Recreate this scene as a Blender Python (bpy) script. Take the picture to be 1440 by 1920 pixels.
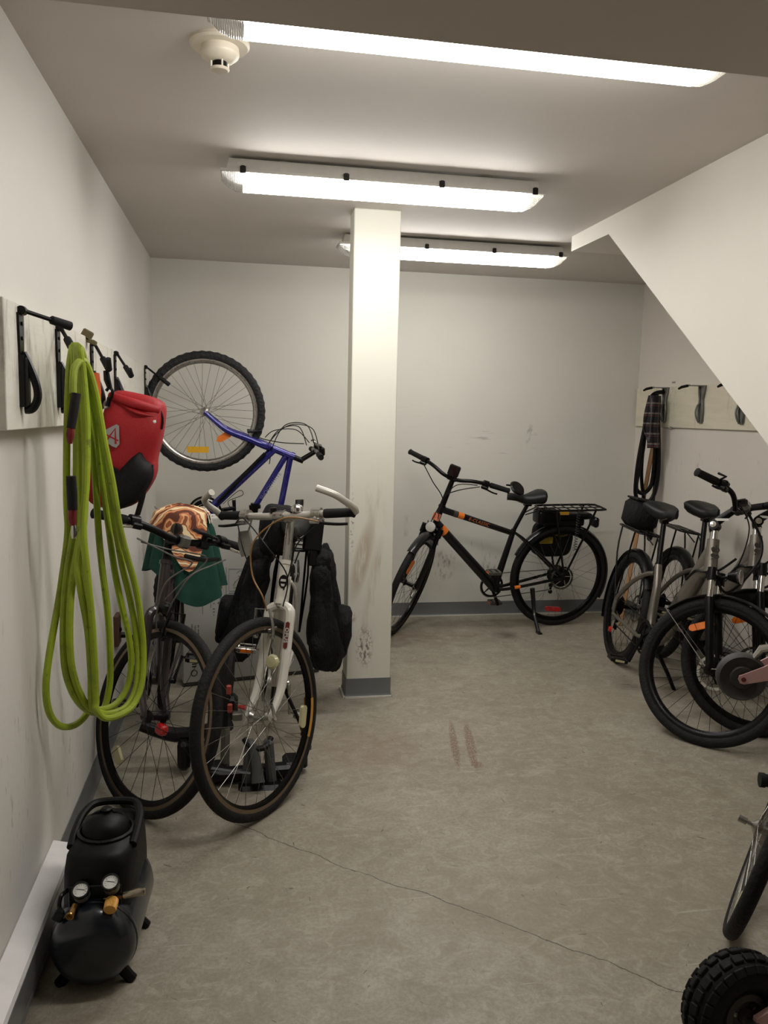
import bpy, math, random
from mathutils import Vector, Matrix, noise
random.seed(7)
PI = math.pi
def R(a): return math.radians(a)
for o in list(bpy.data.objects): bpy.data.objects.remove(o)
SC = bpy.context.scene
C = SC.collection

# ------------------------------------------------------------------ camera
H = 1.45
RIGHT = Vector((0.98446452, -0.17409963, 0.02277992))
UP = Vector((-0.00110445, 0.12359566, 0.99233205))
FWD = Vector((0.17558014, 0.97694085, -0.12148326))
CAM = Vector((0, 0, H))
cd = bpy.data.cameras.new('camera'); cam = bpy.data.objects.new('camera', cd); C.objects.link(cam)
m = Matrix.Identity(4)
for i, v in enumerate((RIGHT, UP, -FWD)):
    for j in range(3): m[j][i] = v[j]
m.translation = CAM
cam.matrix_world = m
cd.sensor_fit = 'VERTICAL'; cd.sensor_height = 24; cd.lens = 1500 / 1920 * 24; cd.clip_start = .02
SC.camera = cam
def at(px, py, X=None, Y=None, Z=None):          # the room point a camera ray meets on a plane X, Y or Z = const
    d = RIGHT * ((px - 720) / 1500) - UP * ((py - 960) / 1500) + FWD
    if X is not None: t = (X - CAM.x) / d.x
    elif Y is not None: t = (Y - CAM.y) / d.y
    else: t = (Z - CAM.z) / d.z
    return CAM + d * t
def atp(px, py, P0, n):                          # same, on any plane
    d = RIGHT * ((px - 720) / 1500) - UP * ((py - 960) / 1500) + FWD
    n = Vector(n); t = (Vector(P0) - CAM).dot(n) / d.dot(n)
    return CAM + d * t

# ------------------------------------------------------------------ light and exposure
w = bpy.data.worlds.new('world'); SC.world = w; w.use_nodes = True
w.node_tree.nodes['Background'].inputs[0].default_value = (.8, .78, .74, 1)
w.node_tree.nodes['Background'].inputs[1].default_value = 0.0
SC.view_settings.view_transform = 'Standard'; SC.view_settings.look = 'None'
SC.view_settings.exposure = 0.0; SC.view_settings.gamma = 1.0
SC.view_settings.use_curve_mapping = False
LAMP = 28.0            # emission of the fluorescent diffusers
LAMP_COL = (1.0, .985, .945)

# ------------------------------------------------------------------ materials
def lin(c):
    c = c / 255
    return c / 12.92 if c <= .04045 else ((c + .055) / 1.055) ** 2.4
def rgb(*c): return (lin(c[0]), lin(c[1]), lin(c[2]), 1)
class NT:
    def __init__(s, name):
        s.m = bpy.data.materials.new(name); s.m.use_nodes = True
        s.t = s.m.node_tree; s.b = s.t.nodes['Principled BSDF']; s.out = s.t.nodes['Material Output']
    def n(s, typ, **k):
        x = s.t.nodes.new(typ)
        for a, v in k.items(): setattr(x, a, v)
        return x
    def l(s, a, b): s.t.links.new(a, b)
    def math(s, op, a, b=None, clamp=False):
        x = s.n('ShaderNodeMath', operation=op); x.use_clamp = clamp
        for i, v in enumerate((a, b)):
            if v is None: continue
            if isinstance(v, (int, float)): x.inputs[i].default_value = v
            else: s.l(v, x.inputs[i])
        return x.outputs[0]
    def pos(s): return s.n('ShaderNodeNewGeometry').outputs['Position']
    def obj(s): return s.n('ShaderNodeTexCoord').outputs['Object']
    def noise(s, vec, scale, detail=4, rough=.6, dist=0):
        x = s.n('ShaderNodeTexNoise'); x.inputs['Scale'].default_value = scale
        x.inputs['Detail'].default_value = detail; x.inputs['Roughness'].default_value = rough
        x.inputs['Distortion'].default_value = dist
        if vec is not None: s.l(vec, x.inputs['Vector'])
        return x.outputs['Fac']
    def mapp(s, vec, loc=(0,0,0), rot=(0,0,0), sc=(1,1,1), typ='POINT'):
        x = s.n('ShaderNodeMapping', vector_type=typ); x.inputs[1].default_value = loc; x.inputs[2].default_value = rot
        x.inputs[3].default_value = sc; s.l(vec, x.inputs[0]); return x.outputs[0]
    def ramp(s, f, a, b, lo=0, hi=1):
        x = s.n('ShaderNodeMapRange'); x.inputs[1].default_value = a; x.inputs[2].default_value = b
        x.inputs[3].default_value = lo; x.inputs[4].default_value = hi; s.l(f, x.inputs[0]); return x.outputs[0]
    def mix(s, f, a, b):
        x = s.n('ShaderNodeMix', data_type='RGBA')
        if isinstance(f, (int, float)): x.inputs[0].default_value = f
        else: s.l(f, x.inputs[0])
        for i, v in ((6, a), (7, b)):
            if isinstance(v, tuple): x.inputs[i].default_value = v
            else: s.l(v, x.inputs[i])
        return x.outputs[2]
    def blob(s, vec, c, half, rot=(0,0,0)):      # soft elliptical patch in room space
        v = s.mapp(vec, c, rot, half, 'TEXTURE')
        g = s.n('ShaderNodeTexGradient', gradient_type='SPHERICAL'); s.l(v, g.inputs[0])
        return g.outputs['Fac']
    def bump(s, h, st, d=.01):
        x = s.n('ShaderNodeBump'); x.inputs['Strength'].default_value = st; x.inputs['Distance'].default_value = d
        s.l(h, x.inputs['Height']); s.l(x.outputs[0], s.b.inputs['Normal'])
MATS = {}
def mat(name, col, rough=.5, metal=0, var=.08, scale=30, bump=0, coat=0, spec=.5, **k):
    if name in MATS: return MATS[name]
    if max(col) < 45 and metal < .9: col = [c*.72 for c in col]; spec *= .62
    t = NT(name); p = t.obj(); f = t.noise(p, scale)
    c = rgb(*col); hi = tuple(min(1, x * (1 + var * 2)) for x in c[:3]) + (1,); lo = tuple(x * (1 - var) for x in c[:3]) + (1,)
    t.l(t.mix(f, lo, hi), t.b.inputs['Base Color'])
    t.l(t.ramp(f, .3, .7, max(.02, rough - .06), rough + .06), t.b.inputs['Roughness'])
    t.b.inputs['Metallic'].default_value = metal; t.b.inputs['Specular IOR Level'].default_value = spec
    if coat: t.b.inputs['Coat Weight'].default_value = coat; t.b.inputs['Coat Roughness'].default_value = .1
    if bump: t.bump(t.noise(p, scale * 4), bump, .002)
    MATS[name] = t.m; return t.m

# ------------------------------------------------------------------ mesh building
def frame_of(d):
    d = Vector(d).normalized(); a = Vector((0,0,1)) if abs(d.z) < .9 else Vector((1,0,0))
    x = d.cross(a).normalized(); return x, x.cross(d).normalized()
def catmull(P, n=6, closed=False):
    P = [Vector(p) for p in P]; out = []; N = len(P)
    if N < 3: return P
    for i in range(N if closed else N - 1):
        if closed: a, b, c, d = P[i-1], P[i], P[(i+1) % N], P[(i+2) % N]
        else: a, b, c, d = P[max(i-1,0)], P[i], P[i+1], P[min(i+2,N-1)]
        for k in range(n):
            t = k / n
            out.append(.5 * ((2*b) + (-a+c)*t + (2*a-5*b+4*c-d)*t*t + (-a+3*b-3*c+d)*t**3))
    if not closed: out.append(P[-1])
    return out
class MB:
    def __init__(s, mats=None): s.v = []; s.f = []; s.mi = []; s.cur = 0
    def add(s, vs, fs):
        o = len(s.v); s.v += [Vector(v) for v in vs]
        for f in fs: s.f.append(tuple(i + o for i in f)); s.mi.append(s.cur)
        return s
    def tube(s, P, r, seg=10, closed=False, caps=True, smooth=0, flat=1.0, up=None):
        P = catmull(P, smooth, closed) if smooth else [Vector(p) for p in P]
        N = len(P); rs = r if isinstance(r, (list, tuple)) else [r]
        if len(rs) != N:
            q = []
            for i in range(N):
                t = i / max(1, N-1) * (len(rs)-1); k = min(int(t), len(rs)-2) if len(rs) > 1 else 0
                q.append(rs[0] if len(rs) == 1 else rs[k] + (rs[k+1]-rs[k]) * (t-k))
            rs = q
        vs = []; x = None
        for i, p in enumerate(P):
            if closed: d = P[(i+1) % N] - P[i-1]
            else: d = P[min(i+1,N-1)] - P[max(i-1,0)]
            if d.length < 1e-9: d = Vector((0,0,1))
            d.normalize()
            if x is None:
                if up is not None: x = Vector(up).cross(d).normalized()
                else: x, _ = frame_of(d)
            else:
                x = (x - d * x.dot(d))
                x = x.normalized() if x.length > 1e-6 else frame_of(d)[0]
            y = d.cross(x)
            for k in range(seg):
                a = 2 * PI * k / seg
                vs.append(p + (x * math.cos(a) + y * math.sin(a) * flat) * rs[i])
        fs = []
        for i in range(N if closed else N-1):
            j = (i+1) % N
            for k in range(seg):
                l = (k+1) % seg; fs.append((i*seg+k, i*seg+l, j*seg+l, j*seg+k))
        if caps and not closed:
            fs.append(tuple(range(seg-1, -1, -1))); fs.append(tuple((N-1)*seg+k for k in range(seg)))
        return s.add(vs, fs)
    def box(s, c, size, rot=None, bev=0):
        c = Vector(c); hx, hy, hz = [q/2 for q in size]
        if bev:
            b = min(bev, hx*.9, hy*.9, hz*.9); vs = []; 
            import itertools
            # rounded box via grid of a cube with chamfered corners
            pts = {}
            fs = []
            def V(x, y, z):
                k = (round(x,6), round(y,6), round(z,6))
                if k not in pts: pts[k] = len(vs); vs.append(Vector(k))
                return pts[k]
            X, Y, Z = hx-b, hy-b, hz-b
            for sg in (-1, 1):
                fs.append([V(sg*hx,y,z) for y,z in ((-Y,-Z),(Y,-Z),(Y,Z),(-Y,Z))][::sg])
                fs.append([V(x,sg*hy,z) for x,z in ((-X,-Z),(-X,Z),(X,Z),(X,-Z))][::sg])
                fs.append([V(x,y,sg*hz) for x,y in ((-X,-Y),(X,-Y),(X,Y),(-X,Y))][::sg])
            for a, bb in itertools.product((-1,1),(-1,1)):
                q = [V(a*hx,bb*Y,-Z), V(a*hx,bb*Y,Z), V(a*X,bb*hy,Z), V(a*X,bb*hy,-Z)]; fs.append(q if a*bb < 0 else q[::-1])
                q = [V(a*hx,-Y,bb*Z), V(a*hx,Y,bb*Z), V(a*X,Y,bb*hz), V(a*X,-Y,bb*hz)]; fs.append(q if a*bb > 0 else q[::-1])
                q = [V(-X,a*hy,bb*Z), V(X,a*hy,bb*Z), V(X,a*Y,bb*hz), V(-X,a*Y,bb*hz)]; fs.append(q if a*bb < 0 else q[::-1])
            for a, bb, cc in itertools.product((-1,1),(-1,1),(-1,1)):
                q = [V(a*hx,bb*Y,cc*Z), V(a*X,bb*hy,cc*Z), V(a*X,bb*Y,cc*hz)]; fs.append(q if a*bb*cc > 0 else q[::-1])
        else:
            vs = [Vector((x*hx, y*hy, z*hz)) for x in (-1,1) for y in (-1,1) for z in (-1,1)]
            fs = [(0,1,3,2),(4,6,7,5),(0,4,5,1),(2,3,7,6),(0,2,6,4),(1,5,7,3)]
        if rot is not None: vs = [rot @ v for v in vs]
        return s.add([v + c for v in vs], fs)
    def lathe(s, prof, c=(0,0,0), axis=(0,0,1), seg=32, closed=False, arc=2*PI):   # prof: (radius, height)
        c = Vector(c); z = Vector(axis).normalized(); x, y = frame_of(z); vs = []; n = len(prof)
        for k in range(seg):
            a = arc * k / seg; d = x * math.cos(a) + y * math.sin(a)
            for r, h in prof: vs.append(c + d * r + z * h)
        fs = []
        for k in range(seg):
            l = (k+1) % seg
            for i in range(n if closed else n-1):
                j = (i+1) % n; fs.append((k*n+i, l*n+i, l*n+j, k*n+j))
        return s.add(vs, fs)
    def prism(s, pts, P0, ex, ey, th):             # outline in plane (ex, ey) from P0, thickness th along the normal
        P0, ex, ey = Vector(P0), Vector(ex), Vector(ey); n = ex.cross(ey).normalized()
        a = [P0 + ex*u + ey*v for u, v in pts]; N = len(a)
        vs = [p - n*th/2 for p in a] + [p + n*th/2 for p in a]
        fs = [tuple(range(N-1,-1,-1)), tuple(range(N, 2*N))] + [(i, (i+1) % N, (i+1) % N + N, i+N) for i in range(N)]
        return s.add(vs, fs)
    def blobm(s, c, size, e=.5, rot=None, amp=0, fr=4, seg=28, rings=16, seed=0, fn=None):   # rounded bag-like solid
        c = Vector(c); vs = []; fs = []
        def sp(x, p): return math.copysign(abs(x) ** p, x)
        for i in range(rings+1):
            v = -PI/2 + PI*i/rings
            for k in range(seg):
                u = 2*PI*k/seg
                p = Vector((sp(math.cos(v),e)*sp(math.cos(u),e)*size[0]/2, sp(math.cos(v),e)*sp(math.sin(u),e)*size[1]/2, sp(math.sin(v),e)*size[2]/2))
                if amp:
                    q = noise.noise_vector(p*fr*2 + Vector((seed,seed*2,0))); p += q*amp
                    q = noise.noise_vector(p*fr*6 + Vector((seed,0,seed))); p += q*amp*.35
                if fn: p = fn(p)
                if rot is not None: p = rot @ p
                vs.append(p + c)
        for i in range(rings):
            for k in range(seg):
                l = (k+1) % seg; fs.append((i*seg+k, i*seg+l, (i+1)*seg+l, (i+1)*seg+k))
        return s.add(vs, fs)
    def grid(s, F, nu, nv, th=0):                  # F(u,v) -> point, sheet with thickness
        vs = [Vector(F(i/nu, j/nv)) for i in range(nu+1) for j in range(nv+1)]
        I = lambda i, j: i*(nv+1)+j
        fs = [(I(i,j), I(i+1,j), I(i+1,j+1), I(i,j+1)) for i in range(nu) for j in range(nv)]
        if th:
            nrm = [Vector() for _ in vs]
            for f in fs:
                n = (vs[f[1]]-vs[f[0]]).cross(vs[f[3]]-vs[f[0]])
                for q in f: nrm[q] += n
            K = len(vs); vs += [v - n.normalized()*th if n.length > 1e-12 else v for v, n in zip(vs, nrm)]
            fs2 = [tuple(q+K for q in f[::-1]) for f in fs]
            b = [I(i,0) for i in range(nu)] + [I(nu,j) for j in range(nv)] + [I(i,nv) for i in range(nu,0,-1)] + [I(0,j) for j in range(nv,0,-1)]
            for a, c in zip(b, b[1:]+b[:1]): fs2.append((c, a, a+K, c+K))
            fs += fs2
        return s.add(vs, fs)
    def build(s, name, mats, parent=None, mtx=None, ang=35, sub=0):
        me = bpy.data.meshes.new(name); me.from_pydata([tuple(v) for v in s.v], [], s.f)
        mats = mats if isinstance(mats, (list, tuple)) else [mats]
        for q in mats: me.materials.append(q)
        me.polygons.foreach_set('material_index', s.mi)
        me.polygons.foreach_set('use_smooth', [True]*len(me.polygons))
        me.update(); me.set_sharp_from_angle(angle=R(ang))
        o = bpy.data.objects.new(name, me); C.objects.link(o)
        if parent: o.parent = parent
        if mtx is not None: o.matrix_local = mtx
        if sub:
            md = o.modifiers.new('smooth', 'SUBSURF'); md.levels = sub; md.render_levels = sub
        return o
def tag(o, label=None, cat=None, group=None, kind=None):
    if label: o['label'] = label
    if cat: o['category'] = cat
    if group: o['group'] = group
    if kind: o['kind'] = kind
    return o
def empty(name, mtx, label, cat, group=None):
    o = bpy.data.objects.new(name, None); C.objects.link(o)
    o.matrix_world = mtx if isinstance(mtx, Matrix) else Matrix.Translation(Vector(mtx)); o.empty_display_size = .05
    return tag(o, label, cat, group)
def text(name, body, size, mtx, mt, parent, ext=.0006, shear=0, sp=1, bold=0, lbl=None):
    cu = bpy.data.curves.new(name, 'FONT'); cu.body = body; cu.size = size; cu.extrude = ext; cu.shear = shear
    cu.align_x = 'CENTER'; cu.align_y = 'CENTER'; cu.space_character = sp; cu.offset = bold; cu.resolution_u = 3
    t = bpy.data.objects.new(name + '_tmp', cu); C.objects.link(t)
    bpy.context.view_layer.update()
    me = bpy.data.meshes.new_from_object(t.evaluated_get(bpy.context.evaluated_depsgraph_get()))
    bpy.data.objects.remove(t)
    me.materials.clear(); me.materials.append(mt)
    for p in me.polygons: p.material_index = 0
    o = bpy.data.objects.new(name, me); C.objects.link(o); o.parent = parent; o.matrix_local = mtx
    if lbl: o['label'] = lbl
    return o
def basis(o, x, y):                               # matrix whose local x, y axes are given
    x = Vector(x).normalized(); y = Vector(y); y = (y - x*y.dot(x)).normalized(); z = x.cross(y)
    q = Matrix.Identity(4)
    for i, v in enumerate((x, y, z)):
        for j in range(3): q[j][i] = v[j]
    q.translation = Vector(o); return q
def struct(name, mb, mt, parent=None):
    o = mb.build(name, mt, parent, ang=30)
    if not parent: o['kind'] = 'structure'
    return o

# ---- setting materials
def wall_mat(name, col, scuffs=(), rough=.62):
    t = NT(name); p = t.pos()
    f = t.noise(p, 1.3, 3); g = t.noise(p, 260, 2)
    c = t.mix(t.ramp(f, .35, .65), rgb(*col), rgb(*[x-5 for x in col]))
    for (cen, half, rot, sx, sc, thr, dcol, stg) in scuffs:
        b = t.blob(p, cen, half, rot)
        n = t.noise(t.mapp(p, (0,0,0), (0,0,0), sx), sc, 5, .65)
        k = t.math('MULTIPLY', t.ramp(n, thr, thr+.12), t.ramp(b, 0, .55), True)
        c = t.mix(t.math('MULTIPLY', k, stg), c, rgb(*dcol))
    t.l(c, t.b.inputs['Base Color']); t.b.inputs['Roughness'].default_value = rough
    t.b.inputs['Specular IOR Level'].default_value = .35
    t.bump(g, .12, .002)
    return t.m
V_ = (1, 1, .16)
WL = wall_mat('paint_wall_left', (222, 218, 211), [
    ((-.56, 2.7, .62), (.3, .9, .30), (0,0,0), (1,7,2.2), 5, .60, (112,104,96), .55),
    ((-.56, 2.1, .50), (.3, .5, .30), (0,0,0), (1,9,2.4), 5, .60, (100,93,86), .6),
    ((-.56, 3.0, .30), (.3, .8, .20), (0,0,0), (1,6,3), 6, .58, (100,93,86), .5),
    ((-.57, 2.0, 1.0), (.3, .35, .25), (0,0,0), (1,8,2.5), 5, .62, (140,132,122), .4),
    ((-.56, 1.75, .42), (.3, .3, .25), (0,0,0), (1,9,3), 5, .60, (100,93,86), .5)])
WB = wall_mat('paint_wall_back', (216, 213, 204), [
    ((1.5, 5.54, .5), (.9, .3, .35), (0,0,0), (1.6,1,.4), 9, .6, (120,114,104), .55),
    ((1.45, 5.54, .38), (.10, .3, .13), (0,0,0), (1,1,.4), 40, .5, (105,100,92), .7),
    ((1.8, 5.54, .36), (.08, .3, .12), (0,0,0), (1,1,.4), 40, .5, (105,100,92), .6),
    ((1.75, 5.54, 1.3), (.8, .3, .2), (0,R(12),0), (.35,1,3), 12, .62, (140,136,126), .5),
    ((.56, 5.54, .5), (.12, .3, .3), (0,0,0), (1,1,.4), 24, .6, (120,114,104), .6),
    ((2.05, 5.54, 1.33), (.03, .3, .08), (0,R(10),0), (1,1,.5), 60, .45, (140,134,124), .6)])
WR = wall_mat('paint_wall_right', (222, 215, 206), [
    ((2.88, 4.6, 1.15), (.3, .8, .3), (0,0,0), (1,2,.7), 12, .62, (150,142,132), .5),
    ((2.88, 4.6, 1.05), (.3, .5, .25), (0,0,0), (1,3,.7), 22, .63, (130,124,114), .5)])
WS = wall_mat('paint_stair_face', (224, 218, 209))
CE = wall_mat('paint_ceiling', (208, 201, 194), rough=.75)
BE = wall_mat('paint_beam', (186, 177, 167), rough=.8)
COLM = wall_mat('paint_column', (222, 219, 207), [
    ((.62, 3.93, .27), (.05, .3, .13), (0,0,0), (1,1,.6), 70, .47, (96,80,66), .85),
    ((.60, 3.93, .72), (.05, .3, .24), (0,R(12),0), (1,1,.16), 12, .42, (176,160,140), .8),
    ((.66, 3.93, .55), (.045, .3, .32), (0,R(8),0), (1,1,.16), 12, .46, (186,172,154), .7),
    ((.66, 3.93, 1.0), (.06, .3, .3), (0,R(-8),0), (1,1,.2), 12, .5, (190,178,160), .5),
    ((.55, 3.93, .42), (.03, .3, .04), (0,0,0), (1,1,1), 30, .4, (170,150,125), .8),
    ((.545, 3.93, .9), (.015, .3, .25), (0,0,0), (1,1,1), 60, .55, (110,100,90), .8)])
def concrete():
    t = NT('concrete_floor'); p = t.pos()
    big = t.noise(p, 1.1, 5, .6, .4); mid = t.noise(p, 7, 6, .65, .6); fine = t.noise(p, 90, 4, .7)
    sw = t.noise(t.mapp(p, (0,0,0), (0,0,R(25)), (1, 2.4, 1)), 3.2, 9, .75, 2.0)
    c = t.mix(t.ramp(big, .3, .7), rgb(168,161,147), rgb(146,138,121))
    c = t.mix(t.ramp(mid, .35, .7, 0, .7), c, rgb(134,126,110))
    c = t.mix(t.ramp(sw, .52, .75, 0, .55), c, rgb(184,177,164))
    c = t.mix(t.ramp(fine, .38, .68, 0, .6), c, rgb(122,114,99))
    vein = t.noise(t.mapp(p, (5,0,0), (0,0,R(-35)), (1, 1.3, 1)), 11, 10, .8, 1.6); c = t.mix(t.ramp(vein, .5, .62, 0, .5), c, rgb(178,171,156)); c = t.mix(t.ramp(vein, .30, .42, .45, 0), c, rgb(120,112,97))
    speck = t.noise(p, 300, 2, .5); c = t.mix(t.ramp(speck, .66, .72, 0, .5), c, rgb(84,77,68))
    # dark scratch flecks
    for rz, sc, thr in ((40, 6, .735), (-50, 8, .74), (85, 7, .735), (5, 6, .745)):
        q = t.noise(t.mapp(t.mapp(p, (0,0,0), (0,0,R(rz))), (rz*.1, .7, 0), (0,0,0), (2.2, 12, 1)), sc, 2, .5)
        c = t.mix(t.ramp(q, thr, thr+.02, 0, .75), c, rgb(74,66,58))
    q = t.noise(t.mapp(p, (3, .7, 0), (0,0,R(12)), (.5, 12, 1)), 6, 2, .5); c = t.mix(t.ramp(q, .70, .74, 0, .45), c, rgb(192,186,174))
    # stains
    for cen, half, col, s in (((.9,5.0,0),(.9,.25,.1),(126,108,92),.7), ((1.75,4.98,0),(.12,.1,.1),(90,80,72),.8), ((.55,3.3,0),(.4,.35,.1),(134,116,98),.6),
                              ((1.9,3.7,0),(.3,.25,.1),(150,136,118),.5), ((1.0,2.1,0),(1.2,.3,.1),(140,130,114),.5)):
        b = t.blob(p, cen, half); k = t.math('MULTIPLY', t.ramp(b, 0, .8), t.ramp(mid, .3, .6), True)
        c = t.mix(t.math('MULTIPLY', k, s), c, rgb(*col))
    # two rusty rub marks
    for cen, half, rz in (((.935,3.30,0),(.020,.30,.1),-11), ((1.005,3.28,0),(.024,.30,.1),-11), ((.975,3.08,0),(.03,.035,.1),0)):
        b = t.blob(p, cen, half, (0,0,R(rz))); g = t.noise(t.mapp(p, (0,0,0), (0,0,R(10)), (3,1,1)), 60, 4, .7)
        k = t.math('MULTIPLY', t.ramp(b, .02, .3), t.ramp(g, .42, .54), True)
        c = t.mix(t.math('MULTIPLY', k, .8), c, rgb(112,82,72))
    # hairline crack running across the slab
    sx = t.n('ShaderNodeSeparateXYZ'); t.l(p, sx.inputs[0]); X, Y = sx.outputs[0], sx.outputs[1]
    wob = t.math('MULTIPLY', t.math('SUBTRACT', t.noise(p, 5, 8, .55), .5), .11)
    for (x0, y0, x1, y1) in ((-.1,2.80,.33,2.39), (.33,2.39,.64,2.15), (.64,2.15,1.6,1.26)):
        s_ = (y1-y0)/(x1-x0)
        e = t.math('ADD', t.math('SUBTRACT', t.math('SUBTRACT', Y, y0), t.math('MULTIPLY', t.math('SUBTRACT', X, x0), s_)), wob)
        k = t.ramp(t.math('ABSOLUTE', e), .0012, .0036, 1, 0)
        k = t.math('MULTIPLY', k, t.math('MULTIPLY', t.math('GREATER_THAN', X, x0), t.math('LESS_THAN', X, x1)))
        c = t.mix(t.math('MULTIPLY', k, .8), c, rgb(52,46,40))
    t.l(c, t.b.inputs['Base Color'])
    t.l(t.ramp(mid, .3, .7, .38, .6), t.b.inputs['Roughness']); t.b.inputs['Specular IOR Level'].default_value = .4
    t.bump(t.math('ADD', fine, t.math('MULTIPLY', sw, 2)), .15, .002)
    return t.m
FL = concrete()
RUB = mat('grey_vinyl_cove', (104,106,106), .5, var=.05, scale=8)
CAULK = mat('white_caulk', (200,196,186), .6)

# ------------------------------------------------------------------ room shell
XL0, XL1, YB, XR, ZC, XS = -.556, -.5835, 5.542, 2.877, 2.424, 1.756
def xl(z): return XL0 + (XL1-XL0)*z/ZC
Y0 = -1.6
struct('floor', MB().box((1.15, 2.0, -.05), (3.7, 7.4, .1)), FL)
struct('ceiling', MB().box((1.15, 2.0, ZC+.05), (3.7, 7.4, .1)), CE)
struct('wall_left', MB().add([(xl(0),Y0,0),(xl(0),YB,0),(xl(ZC),YB,ZC),(xl(ZC),Y0,ZC),(-.7,Y0,0),(-.7,YB,0),(-.7,YB,ZC),(-.7,Y0,ZC)],
    [(0,1,2,3),(7,6,5,4),(0,3,7,4),(1,5,6,2),(0,4,5,1),(3,2,6,7)]), WL)
struct('wall_back', MB().box((1.15, YB+.05, ZC/2), (3.7, .1, ZC)), WB)
struct('wall_right', MB().box((XR+.05, (Y0+YB)/2, ZC/2), (.1, YB-Y0, ZC)), WR)
struct('wall_rear', MB().box((1.15, Y0-.05, ZC/2), (3.7, .1, ZC)), BE)
# beam (dropped header) near the camera
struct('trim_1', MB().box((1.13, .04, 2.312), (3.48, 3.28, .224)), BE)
# boxed-in stairs: side face, level soffit and sloping underside
st = [(4.227,ZC),(4.227,2.346),(3.776,2.343),(2.448,1.375),(.56,0),(.2,0),(.2,ZC)]
struct('wall_stair', MB().prism([(y, z) for y, z in st][::-1], (XS + (XR-XS)/2 - .0, 0, 0), (0,1,0), (0,0,1), XR-XS), WS)
# column
COL = empty('column', (.644, 4.005, 0), 'square off-white column with scuff marks standing in the middle of the room', 'column')
COL['kind'] = 'structure'
MB().box((0,0,ZC/2), (.2275,.15,ZC), bev=.004).build('shaft', COLM, COL)
def cove(path, closed=False):
    prof = [(0,.0),(.014,.0),(.006,.010),(.003,.02),(.003,.1),(0,.1)]
    b = MB(); N = len(path); vs = []
    for (x, y, nx, ny) in path:
        for d, z in prof: vs.append((x+nx*d, y+ny*d, z))
    n = len(prof); fs = []
    for i in range(N if closed else N-1):
        j = (i+1) % N
        for k in range(n-1): fs.append((i*n+k, j*n+k, j*n+k+1, i*n+k+1))
    return b.add(vs, fs)
hx, hy = .1138, .075
cove([(-hx,-hy,-1,-1),(hx,-hy,1,-1),(hx,hy,1,1),(-hx,hy,-1,1)], True).build('rubber_base', RUB, COL)
MB().box((0,-hy-.012,.004), (.24,.01,.008)).box((-hx-.012,0,.004),(.01,.17,.008)).build('caulk_line', CAULK, COL)
struct('baseboard_back', cove([(-.56,YB,0,-1),(XR,YB,0,-1)]), RUB)
struct('baseboard_left', cove([(XL0-.001,2.42,1,0),(XL0-.001,YB,1,0)]), RUB)
struct('baseboard_right', cove([(XR,YB,-1,0),(XR,2.5,-1,0)]), RUB)
struct('trim_2', MB().box((1.15, YB-.017, .004), (3.4,.01,.008)), CAULK)

# ------------------------------------------------------------------ fluorescent fixtures
LENS = NT('lit_diffuser')
LENS.b.inputs['Base Color'].default_value = (.9,.9,.9,1); LENS.b.inputs['Roughness'].default_value = .3
LENS.b.inputs['Emission Color'].default_value = LAMP_COL + (1,); LENS.b.inputs['Emission Strength'].default_value = LAMP
CLR = NT('clear_ribbed_plastic')
CLR.b.inputs['Base Color'].default_value = (.92,.92,.9,1); CLR.b.inputs['Roughness'].default_value = .15
CLR.b.inputs['Transmission Weight'].default_value = .55
wv = CLR.n('ShaderNodeTexWave'); wv.inputs['Scale'].default_value = 60; wv.inputs['Distortion'].default_value = 2; CLR.l(CLR.obj(), wv.inputs[0]); CLR.bump(wv.outputs[1], .8, .003)
HOUS = mat('grey_white_polyester', (176,172,164), .5)
STEEL = mat('brushed_steel', (150,148,142), .35, 1, scale=60)
DARKM = mat('dark_metal', (40,38,36), .4, .6)
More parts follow.
